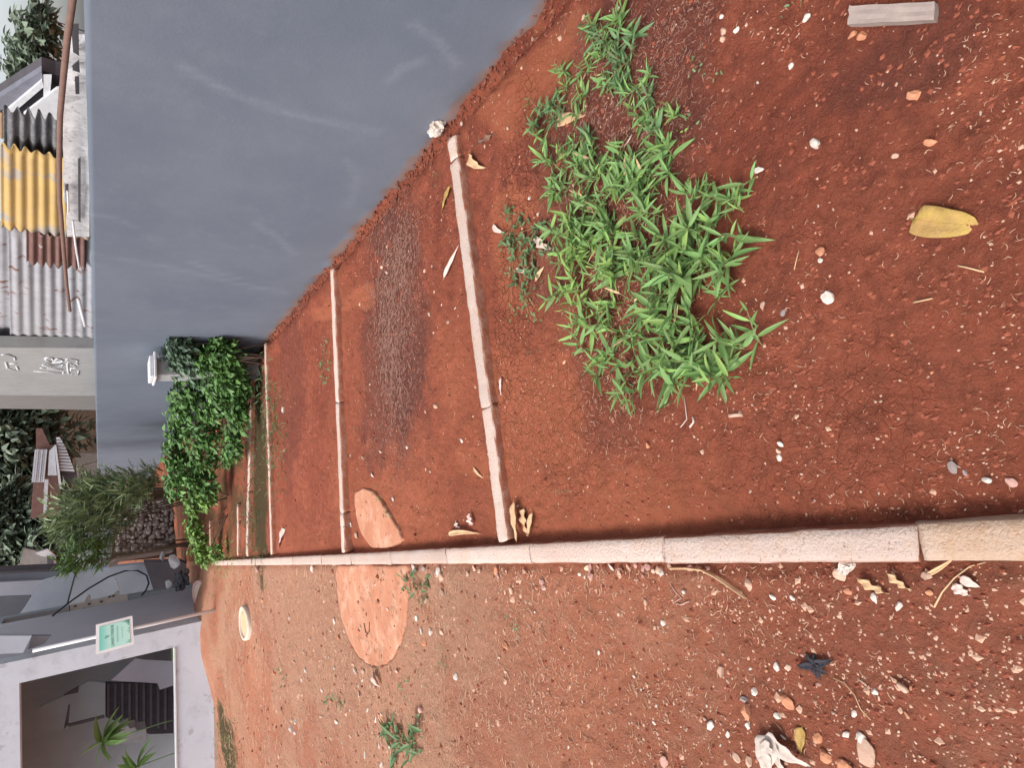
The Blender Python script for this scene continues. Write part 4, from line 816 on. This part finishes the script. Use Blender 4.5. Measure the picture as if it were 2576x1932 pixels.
for args in ((12,250,405,600,.50,M_yellow,None,9,.010,sh,.02,1),(28,262,596,877,.56,M_tin,None,9,.011,sh,.012,2),(20,250,318,425,.57,M_darktin,None,9,.02,sh,.05,3),(-60,60,290,352,.62,pm('tan_rusty_tin',(.36,.22,.12),(.26,.18,.13),6,.8,40,.3),None,5,.012,sh,.03,4),(-60,36,560,880,.66,M_tin,None,4,.004,sh,0,5),(70,215,592,672,.53,M_rust,None,7,.016,sh,.05,6)):
    corr('corrugated_sheet',*args)
wprism('backing_wall',[(-300,430),(260,430),(260,874),(-300,876)],.72,.1,M_dark,sh)
# holes in the grey sheet: rusted patches as dark plates
for k,(x,y,rx,ry) in enumerate([(71,838,6,18),(92,832,9,22),(143,842,7,12),(190,834,6,20)]):
    wprism('rust_hole',[(x+rx*math.cos(a)*(1+.3*math.sin(a*3+k)),y+ry*math.sin(a)) for a in np.linspace(0,6.28,13)[:-1]],.525,.004,pm('rust_hole',(.05,.035,.035),(.09,.05,.045),20,.9,40,.2) if k==0 else bpy.data.materials['rust_hole'],sh)
pp=[WH(a,b,.14) for a,b in((200,-160),(190,-60),(180,20),(170,90),(160,190),(151,290),(149,400),(150,500),(155,560),(161,640),(168,720),(176,782))]
tag(MB().tube([p_-pp[0] for p_ in pp],.013,8,.013).build('rusty_pipe',M_pipe,None,True,tuple(pp[0])),'long rusty brown pipe resting along the top behind the grey wall','pipe')
pl=empty('peeling_ledge',tuple(WH(190,300,.2)));tag(pl,'whitish peeling cement ledge between the rusty pipe and the grey wall top','ledge')
lw=[(168,125),(186,75),(178,170),(190,180),(197,260),(230,260),(232,455),(240,600),(180,600),(176,540),(163,450),(158,360),(158,280),(165,190)]
rs=np.random.RandomState(4)
for k in range(11):
    y0=110+k*44;y1=y0+45;xl=168-min(10,k*3)+rs.uniform(-2,2)+(12 if k>8 else 0);o=WH(190,300,.2)
    m_=MB().prism([WH(a,b,.20+rs.uniform(0,.02))-o for a,b in((xl,y0),(xl+rs.uniform(-2,3),(y0+y1)/2),(xl+rs.uniform(-2,2),y1),(225,y1),(225,y0))],AW*.05);m_.build('ledge_piece',M_peel,pl)
for k,q in enumerate(([(182,165),(199,150),(201,182),(183,176)],[(188,193),(199,192),(200,236),(190,236)],[(178,60),(198,60),(199,140),(184,130)],[(164,465),(172,462),(173,520),(166,518)],[(196,400),(203,396),(203,560),(197,555)])):
    MB().prism([WH(a,b,.185)-WH(190,300,.2) for a,b in q],AW*.004).build('gap_shade_plate',M_dark,pl)  # thin dark plates paint the shade inside the ledge gaps
for k,(a,b) in enumerate((((183,555),(193,640)),((188,600),(199,672)),((197,752),(214,820)),((170,480),(172,530)))):
    p0,p1=WH(*a,.1),WH(*b,.1);tag(MB().tube([p_-p0 for p_ in(p0,(p0+p1)/2,p1)],.007 if k!=2 else .014,6).build('loose_lath',M_pale,None,True,tuple(p0)),['pale lath across the grey tin near the rust band','thin white lath leaning along the wall top','bright white bar lying on the wall top near the graffiti','short lath by the yellow tin'][k],'lath')
gb=empty('gabled_shed',tuple(WH(80,250,4)));tag(gb,'dark gabled shed roof with white boards at the top corner behind the wall','shed');o=np.array(WH(80,250,4))
def gp(name,pts,off,dep,m): MB().prism([WH(a*.3165,b*.3165,off)-o for a,b in pts],AW*dep).build(name,m,gb)
gp('dark_gable',[(-200,900),(-200,890),(0,765),(330,555),(440,590),(700,620),(700,1060),(440,1025),(80,930),(-200,880)],4.1,.2,M_dark)
gp('roof_beam',[(-200,900),(0,770),(330,560),(345,640),(0,885),(-200,1020)],4.,.08,pm('slate_beam',(.20,.20,.24),(.15,.15,.18),6,.8,30,.2))
gp('white_batten',[(20,905),(335,640),(345,690),(60,935)],3.96,.05,M_pale)
gp('white_post',[(345,615),(410,615),(400,720),(345,800)],3.94,.05,M_pale)
gp('white_gable_board',[(188,905),(450,705),(800,700),(800,1080),(450,1025)],3.9,.04,M_pale)
gp('wavy_trim',[(-200,915),(0,915),(110,940),(240,975),(310,985),(310,1012),(220,1000),(100,965),(0,955),(-200,950)],3.88,.03,M_pale)
# graffiti wall
gw=empty('rendered_outbuilding',tuple(WH(230,950,.4)));tag(gw,'grey rendered outbuilding wall with white sprayed letters behind the boundary wall','building');o=np.array(WH(230,950,.4))
M_shadegraf=pm('shaded_render',(.17,.16,.155),(.2,.19,.18),4,.9,40,.2)  # darker copy of the render, shade of the return side in its colour
MB().prism([WH(a,b,.40)-o for a,b in((-400,872),(260,876),(262,996),(-400,992))],AW*.15).build('front_wall',M_graf,gw)
MB().prism([WH(a,b,.43)-o for a,b in((-400,990),(262,994),(264,1032),(-400,1022))],AW*.15).build('side_wall',M_shadegraf,gw)
def stroke(pts,w_=.02):
    q=[WH(a*240/2212,870+b*180/1659,.397)-o for a,b in pts];MB().tube(q,w_,6,None,1.).build('spray_stroke',M_gpaint,gw,True)
for s_ in ([(1040,300),(1100,265),(1200,270),(1240,340),(1180,370),(1060,330)],[(1240,350),(1300,310),(1380,290),(1450,340),(1400,375),(1220,380)],[(980,430),(1100,400),(1200,440),(1420,410),(1460,430),(1430,480),(1150,470),(980,450)],[(920,510),(1040,510)],[(1100,510),(1460,550)],[(790,580),(1460,630)],[(1470,600),(1460,640)],
  [(1530,310),(1620,290),(1790,330),(1790,370)],[(1530,340),(1640,370),(1760,370),(1800,440),(1780,480),(1680,430)],[(1560,400),(1620,390),(1660,430)],[(1560,400),(1570,560),(1600,650)],[(1600,650),(1820,660),(1820,570)],[(1640,580),(1640,520),(1810,510)],[(130,380),(170,510),(250,550),(420,570)],[(220,410),(390,405)],[(30,200),(180,190),(330,260),(350,330)],[(380,470),(420,560)]):
    stroke(s_,.012)
# wall top mortar line beside the graffiti
# far dark earth bank and shack
M_earth=pm('dark_earth',(.13,.09,.065),(.18,.12,.08),2,.95,14,.5,c3=(.08,.06,.05))
M_fargrey=pm('far_grey_rubble',(.30,.27,.25),(.22,.2,.19),2,.9,14,.4,c3=(.14,.12,.12))
yprism('earth_bank',[(100,1000),(240,1000),(300,1230),(170,1240),(120,1110)],36,1.,M_earth);tag(bpy.data.objects['earth_bank'],'dark earth bank beyond the end of the grey wall','bank')
yprism('rubble_block',[(188,1140),(300,1140),(300,1222),(196,1222)],34,.8,M_fargrey);tag(bpy.data.objects['rubble_block'],'pale brown broken wall below the earth bank beyond the wall end','broken wall')
fs=empty('far_shack',tuple(at(120,1200,24)));o=np.array(at(120,1200,24));tag(fs,'far shack roofed with rusty and shiny corrugated sheets under the dark trees','shack')
def fp(name,pts,Y,dep,m): MB().prism([at(60+.1627*a,1050+.1627*b,Y)-o for a,b in pts],(0,dep,0)).build(name,m,fs)
fp('rusty_roof',[(185,170),(280,170),(400,430),(490,430),(560,1100),(540,1540),(100,1560),(190,490)],24,.1,M_rust)
for k in range(6): fp('shiny_sheet',[(170+k*33-k*0,495),(197+k*33,495),(147+k*33,1005),(120+k*33,1005)],23.9-.02*(k%2),.03,M_tin2 if k else (globals().__setitem__('M_tin2',pm('shiny_tin',(.52,.53,.57),(.42,.43,.47),4,.4,30,.1)) or M_tin2))
fp('lilac_sheet',[(390,520),(470,440),(510,900),(370,900)],23.85,.05,M_tin2)
fp('white_fascia',[(470,425),(500,430),(585,1090),(550,1125)],23.8,.06,M_pale)
for k in range(11):
    t0=k/11;t1=(k+.72)/11;L_=lambda t:(500+55*t,310+530*t);R_=lambda t:(552+240*t**.8,310+545*t);fp('white_roof_rib',[L_(t0),R_(t0),R_(t1),L_(t1)],23.9,.06,M_pale)
fp('dark_underside',[(480,300),(560,300),(820,880),(800,1010),(560,1010)],24.2,.1,M_dark)
fp('grey_bar',[(320,960),(380,960),(350,1500),(300,1500)],23.85,.05,M_tin2)
# little far house
fh=empty('far_house',tuple(at(110,1400,24)));o=np.array(at(110,1400,24));tag(fh,'small far whitish house corner with a dark doorway between the trees','house')
for nm,pts,Y,m in(('wall',[(60,1380),(135,1395),(150,1440),(40,1450)],24,M_fargrey),('roof',[(88,1392),(120,1382),(140,1400),(140,1425),(128,1425),(128,1402),(105,1400)],23.8,M_pale),('doorway',[(118,1402),(134,1402),(134,1432),(120,1432)],23.75,M_dark)):
    MB().prism([at(a,b,Y)-o for a,b in pts],(0,.15,0)).build(nm,m,fh)
# rubble stone wall (grey stones)
rw=empty('rubble_wall',tuple(at(360,1345,14.5)));o=np.array(at(360,1345,14.5));tag(rw,'low bank of grey brown rubble stones behind the narrow leaved shrub','stone bank')
M_rub=pm('grey_rubble',(.50,.43,.40),(.38,.32,.30),3,.9,30,.5,var=.25)
MB().prism([at(a,b,14.8)-o for a,b in((290,1240),(430,1230),(445,1400),(280,1415))],(0,.4,0)).build('earth_core',M_earth,rw)
rs=np.random.RandomState(9);k=0
for x in range(300,436,11):
    for y in range(1262,1392,11):
        q=at(x+rs.uniform(-3,3),y+rs.uniform(-3,3),14.6)-o;lump('stone',tuple(q),.085*rs.uniform(.6,1.2),M_rub,None,None,seed=600+k,parent=rw,sc=(1,.8,.75),sub=1);k+=1
# board beside it
bd=[(275,1418),(300,1402),(428,1386),(430,1392),(300,1414),(276,1430)]
M_board=pm('pinkish_board',(.50,.38,.32),(.42,.31,.27),5,.85,40,.3)
tag(yprism('edge_board',bd,14.2,.12,M_board),'pinkish board edge between the rubble bank and the rear house','board')
# ------------------------------------------------------------------ rear house (blue grey)
M_blue=pm('blue_grey_wall',(.44,.48,.55),(.38,.41,.48),2,.85,30,.15);M_blue2=pm('lilac_grey_wall',(.42,.42,.48),(.37,.37,.43),2,.85,30,.15);M_blued=pm('dark_plinth_and_shade',(.13,.13,.155),(.17,.17,.195),2,.85,30,.15)  # the dark grey also paints the shade of a recess
rh=empty('rear_house',tuple(at(280,1470,16)));o=np.array(at(280,1470,16));tag(rh,'blue grey rear house with a slanted awning panel and a dark window','house')
def hp(name,pts,Y,dep,m,par=None): return MB().prism([at(.3207*a,1400+.3207*b,Y)-o for a,b in pts],(0,dep,0)).build(name,m,par or rh)
hp('rear_wall',[(-900,170),(590,110),(1130,60),(1250,340),(1250,700),(-900,700)],16.2,.2,M_blue)
hp('roof_edge',[(-900,160),(590,95),(595,112),(-900,178)],15.6,.5,M_dark)
hp('window_opening',[(-900,350),(235,305),(240,340),(110,505),(-900,520)],15.95,.1,M_blued)
hp('sill_band',[(-900,250),(340,185),(250,302),(-900,345)],15.9,.12,M_blue2)
hp('awning_panel',[(592,115),(505,458),(135,500),(250,310),(345,182)],15.5,.05,M_blue)
hp('awning_edge',[(592,112),(602,118),(512,465),(498,462)],15.45,.06,M_dark)
hp('plinth',[(1130,50),(1420,40),(1580,120),(1560,300),(1220,310)],15.8,.3,M_blued)
hp('panel_seam',[(905,180),(912,180),(940,280),(932,280)],15.98,.1,M_pale)
# cable
cb=[at(.3207*a,1400+.3207*b,13.4) for a,b in((335,565),(420,460),(560,350),(700,250),(850,162),(980,115),(1080,112),(1150,150),(1168,210),(1145,265),(1110,310))]
tag(MB().tube([q-cb[0] for q in cb],.015,8).build('black_cable',M_black,None,True,tuple(cb[0])),'thick black cable looping in front of the rear house wall','cable')
bw=[(520,490),(540,385),(660,362),(680,318),(695,305),(712,320),(712,350),(870,312),(920,275),(938,285),(935,312),(1000,306),(1006,400)]
br=empty('battered_panel',tuple(at(250,1520,13.7)));tag(br,'battered cream metal panel with small holes leaning behind the lilac house','panel');ob=np.array(at(250,1520,13.7))
M_cream=pm('cream_metal',(.56,.54,.50),(.48,.46,.43),6,.7,40,.2)
MB().prism([at(.3207*a,1400+.3207*b,13.7)-ob for a,b in bw],(0,.06,0)).build('panel_body',M_cream,br)
for a,b in((590,392),(700,375),(795,357),(860,318),(890,312),(575,455)):
    MB().prism([at(.3207*(a+14*math.cos(q)),1400+.3207*(b+7*math.sin(q)-3*math.cos(q)),13.68)-ob for q in np.linspace(0,6.28,9)[:-1]],(0,.015,0)).build('punched_hole',M_dark,br)
for a,b,c_,d in((545,385,540,470),(660,405,655,468)): MB().tube([at(.3207*a,1400+.3207*b,13.66)-ob,at(.3207*c_,1400+.3207*d,13.66)-ob],.01,5).build('seam',M_dark,br)
M_bag=pm('bag_plastic',(.05,.05,.06),(.10,.10,.115),9,.45,25,.8,.02)
# bag and rubble at the mound
bl=[('black_bag','crumpled black bag on the mound beside the lilac house',452,1462,.24,M_bag),('white_rubble','white angular rubble block on the mound above the black bag',440,1412,.18,M_pale),('white_rubble','small white rubble piece next to the black bag, right side',492,1475,.11,M_pale),('white_rubble','pale stone block left of the red mound tip',468,1438,.11,M_fargrey),('white_bundle','pale twisted bundle lying on the black bag',425,1468,.14,M_pale),('white_rubble','grey white rubble piece at the upper end by the board',408,1400,.13,M_pale)]
for i,(nm,lab,px,py,s_,m) in enumerate(bl):
    q=at(px,py,12.6+.1*i);lump(nm,tuple(q),s_,m,lab,'bag' if 'bag' in nm else 'rubble',seed=40+i,sc=(.8,.6,.6) if i else (.8,.7,.5),sub=2 if i else 3,sharp=.35 if i else 1.6)
# discs
def disc(px,py,ry,rx,lab,tilt,m1,m2,Y=None,rim=.12):
    p=GP(px,py);mp=pxsize(p);R=ry*mp;root=empty('stone_ring' if rim else 'lid',(p[0],p[1],p[2]+.03));root.rotation_euler=(tilt,0,.2);tag(root,lab,'ring')
    n=28;m=MB();V=[]
    for k in range(n):
        a=6.283*k/n;j=1+.05*math.sin(3*a)
        for r,z in((R*j,-.04),(R*j,.02),(R*j*.95,.035),(R*j*.82,.035),(R*j*.78,.012)): V.append((r*math.cos(a),r*math.sin(a)*.9,z))
    m.add(V,[(k*5+q,((k+1)%n)*5+q,((k+1)%n)*5+q+1,k*5+q+1) for k in range(n) for q in range(4)]);m.build('rim',m1,root,True)
    m=MB();m.add([(R*.8*math.cos(6.283*k/n),R*.72*math.sin(6.283*k/n),.016) for k in range(n)]+[(0,0,.02)],[(k,(k+1)%n,n) for k in range(n)]);m.build('infill',m2,root,True)
M_ring=pm('pale_ring',(.66,.55,.46),(.56,.45,.37),5,.85,40,.3);M_fill=pm('peach_fill',(.68,.46,.28),(.6,.38,.24),6,.85,40,.3);M_pinkd=pm('pink_disc',(.62,.34,.29),(.68,.46,.42),5,.85,40,.3)
disc(624,1566,37,11,'pale oval stone ring filled with sand on the far path',.12,M_ring,M_fill)
disc(509,1490,26,11,'pinkish white round disc leaning at the foot of the mound',.55,M_pinkd,M_ring)
# ------------------------------------------------------------------ lilac house (front left)
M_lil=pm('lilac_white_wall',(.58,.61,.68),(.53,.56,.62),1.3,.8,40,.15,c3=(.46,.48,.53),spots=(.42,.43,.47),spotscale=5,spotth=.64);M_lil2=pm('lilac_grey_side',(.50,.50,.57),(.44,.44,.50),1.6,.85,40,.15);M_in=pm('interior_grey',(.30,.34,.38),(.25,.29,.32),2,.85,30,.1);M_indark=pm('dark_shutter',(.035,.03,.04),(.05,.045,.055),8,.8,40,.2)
Yf=11.5
xr=-4.03;xo=at(250,1673,Yf)[0];zs=at(444,1780,Yf)[2];zl=at(48,1721,Yf)[2]
lh=empty('lilac_house',(xr,Yf,0));tag(lh,'lilac white house at the left with a large dark window opening','house')
def hb(name,x0,x1,y0,y1,z0,z1,m): return MB().box(x0-xr,x1-xr,y0-Yf,y1-Yf,z0,z1).build(name,m,lh)
hb('corner_column',xo,xr,Yf,Yf+.22,-.2,4.6,M_lil)
hb('sill_wall',-9.,xo-.001,Yf+.002,Yf+.22,-.2,zs,M_lil);hb('lintel_wall',-9.,xo-.001,Yf+.002,Yf+.22,zl,4.6,M_lil)
hb('sill_edge',-9.,xo-.003,Yf-.02,Yf+.24,zs,zs+.02,M_pale)
hb('base_strip',-9.,xo-.4,Yf-.05,Yf,-.1,.09,M_board)
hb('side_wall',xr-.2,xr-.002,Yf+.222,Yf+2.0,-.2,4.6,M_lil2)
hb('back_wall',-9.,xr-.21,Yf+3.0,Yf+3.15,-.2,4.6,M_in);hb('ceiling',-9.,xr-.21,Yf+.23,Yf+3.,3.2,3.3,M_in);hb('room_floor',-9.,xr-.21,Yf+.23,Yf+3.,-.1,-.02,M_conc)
def ip(name,pts,Y,dep,m):
    sc_=440/2199;oo=np.array([xr,Yf,0]);return MB().prism([at(a*sc_,1600+b*sc_,Y)-oo for a,b in pts],(0,dep,0)).build(name,m,lh)
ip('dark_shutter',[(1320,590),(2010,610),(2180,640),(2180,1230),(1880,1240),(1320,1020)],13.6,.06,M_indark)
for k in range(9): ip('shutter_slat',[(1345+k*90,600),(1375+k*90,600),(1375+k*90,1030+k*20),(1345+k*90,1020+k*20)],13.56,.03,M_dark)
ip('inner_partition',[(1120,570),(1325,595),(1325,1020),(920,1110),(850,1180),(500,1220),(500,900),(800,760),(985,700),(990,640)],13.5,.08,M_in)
ip('recess_shade_plate',[(800,755),(992,640),(985,715)],13.4,.05,M_dark)  # flat dark plate painting the shade of a recess
ip('inner_ledge',[(1400,560),(1980,600),(2010,680),(2199,620),(2199,320),(1700,290)],13.2,.05,M_blue2)
ip('gap_shade_plate',[(1700,262),(2150,160),(2150,318),(1800,300)],13.1,.05,M_dark)  # dark plate painting the shade of the inner window
ip('rail',[(850,1120),(1310,1005),(1315,1035),(860,1150)],13.0,.04,M_dark);ip('rail_post',[(800,1180),(860,1120),(880,880),(860,880)],13.05,.04,M_dark)
ip('lower_box',[(1500,1180),(1610,1130),(1630,1170),(1700,1155),(1720,1195),(1830,1170),(1860,1330),(1540,1360)],12.6,.3,M_conc)
ip('upper_awning',[(-600,0),(400,0),(290,215),(-600,260)],11.35,.1,M_blue)
ip('roof_shade_plate',[(400,0),(640,0),(560,100),(350,175)],11.62,.05,M_blued)  # dark plate added to paint a shaded recess
q=ip('green_leaf_pot',[(2150,160),(2199,150),(2199,330),(2160,310)],12.7,.1,MB4)
# house plant: big leaves behind the sill
def hplant(cx_,cy_,Y,lab,leaves,seed):
    c=at(cx_,cy_,Y);rs=np.random.RandomState(seed);root=empty('house_plant',(c[0],c[1],.0));tag(root,lab,'plant')
    MB().tube([(0,0,-.02),(.02,.02,c[2]*.5),(0,0,c[2])],.010,7,.008).build('stem',M_leafd,root,True)
    V,Fc=blade(1,.34,.25,.16,8,0,.05,.6);me=mesh('leaf',V,Fc,True);me.materials.append(M_leaf)
    for (lx,ly) in leaves:
        e=at(lx,ly,Y-.08)-c;L=float(np.linalg.norm(e));o=bpy.data.objects.new('leaf',me);C.objects.link(o);o.parent=root;o.location=(0,0,c[2]);o.scale=(L,L,L)
        o.rotation_mode='QUATERNION';o.scale=(L*1.2,L*1.2,L*1.2);o.rotation_quaternion=Vector(e).to_track_quat('X','Z')@Matrix.Rotation(rs.uniform(-.6,.6),3,'X').to_quaternion()
    return root
hplant(258,1868,11.9,'large lance leaved green plant in the window opening, upper crown',[(290,1795),(300,1812),(315,1815),(322,1822),(305,1840),(285,1860),(240,1812),(206,1902),(243,1918),(278,1905),(312,1865),(320,1850),(282,1850),(275,1910),(215,1890)],1)
hplant(345,1930,11.9,'large lance leaved green plant in the window opening, crown at the bottom edge',[(375,1868),(382,1885),(385,1900),(315,1890),(300,1930),(360,1895),(330,1960),(380,1940),(350,1985),(310,1910)],2)
# ------------------------------------------------------------------ sign on its pole
pb=at(529,1538,10.9);pt=at(82,1638,10.9)
sg=empty('pole_sign',(pb[0],pb[1],pb[2]));tag(sg,'small green sign with white frame on a tall white pole before the lilac house','sign')
M_wp=pm('white_paint',(.78,.77,.78),(.72,.71,.72),6,.5,40,.1);M_green=None
MB().tube([(0,0,-.15),(pt[0]-pb[0],pt[1]-pb[1],pt[2]-pb[2])],.026,10).build('pole',M_wp,sg,True)
cr=[at(a,b,10.86)-pb for a,b in((241,1648),(241,1573),(333,1550),(337,1622))]   # TL TR BR BL (upright)
cr=[np.array(c_) for c_ in cr]
MB().prism(cr,(0,.03,0)).build('frame',M_wp,sg)
def bil(u,v,y=0): # u right, v down in the board
    a=cr[0]*(1-u)+cr[1]*u;b=cr[3]*(1-u)+cr[2]*u;p_=a*(1-v)+b*v;return p_+np.array([0,y,0])
mg,t,b=nodes('green_print');v=vec(t,'Object');sx=N(t,'ShaderNodeSeparateXYZ');t.links.new(v,sx.inputs[0])
zt=float(max(c_[2] for c_ in cr));zb=float(min(c_[2] for c_ in cr))
mr=math_(t,'DIVIDE',math_(t,'SUBTRACT',sx.outputs[2],zb),zt-zb,True)
t.links.new(mix(t,ramp(t,mr,[(0.,0.),(.65,.12),(.95,1.)]),(.46,.74,.66),(.10,.50,.42)),b.inputs['Base Color']);b.inputs['Roughness'].default_value=.5
MB().prism([bil(u,v_,-.006) for u,v_ in((.09,.09),(.91,.09),(.91,.91),(.09,.91))],(0,.004,0)).build('printed_panel',mg,sg)
M_ink=pm('dark_green_ink',(.03,.17,.15),(.04,.20,.18),10,.6,40,0);M_ink2=pm('pale_green_ink',(.13,.38,.33),(.15,.42,.36),10,.6,40,0)
def text(s,u0,u1,vc,vh,m,name='lettering'):
    cu=bpy.data.curves.new('t','FONT');cu.body=s;cu.extrude=0;cu.align_x='LEFT';ob_=bpy.data.objects.new('t',cu);C.objects.link(ob_)
    dg=bpy.context.evaluated_depsgraph_get();me=bpy.data.meshes.new_from_object(ob_.evaluated_get(dg));bpy.data.objects.remove(ob_)
    xs=[q.co.x for q in me.vertices];ys=[q.co.y for q in me.vertices];x0,x1,y0,y1=min(xs),max(xs),min(ys),max(ys)
    for q in me.vertices:
        u=u0+(u1-u0)*(q.co.x-x0)/(x1-x0);vv=vc+vh*(.5-(q.co.y-y0)/(y1-y0));q.co=Vector(bil(u,vv,-.009))
    me.materials.clear();return link(name,me,m,sg)
text('LAHAN PARKIR',.13,.87,.435,.085,M_ink);text('KHUSUS WARGA SEKITAR',.24,.80,.57,.045,M_ink2);text('DILARANG MASUK',.34,.72,.70,.03,M_ink2)
for u,v_,w_ in((.47,.24,.02),(.50,.30,.03),(.53,.25,.015)): MB().prism([bil(u,v_,-.009),bil(u+w_,v_-.01,-.009),bil(u+w_,v_+.05,-.009),bil(u,v_+.04,-.009)],(0,.002,0)).build('emblem_mark',M_ink,sg)
for k,(u,h_,m) in enumerate(((.80,.10,M_ink),(.83,.15,M_ink2),(.86,.22,M_ink2),(.76,.07,M_ink2),(.72,.05,M_ink2),(.52,.08,M_ink2),(.46,.05,M_ink2),(.60,.06,M_ink2),(.13,.12,M_ink2),(.18,.08,M_ink2),(.88,.12,M_ink))):
    MB().prism([bil(u,.90,-.0085),bil(u+.035,.90,-.0085),bil(u+.02,.90-h_,-.0085)],(0,.002,0)).build('printed_leaf',m,sg)
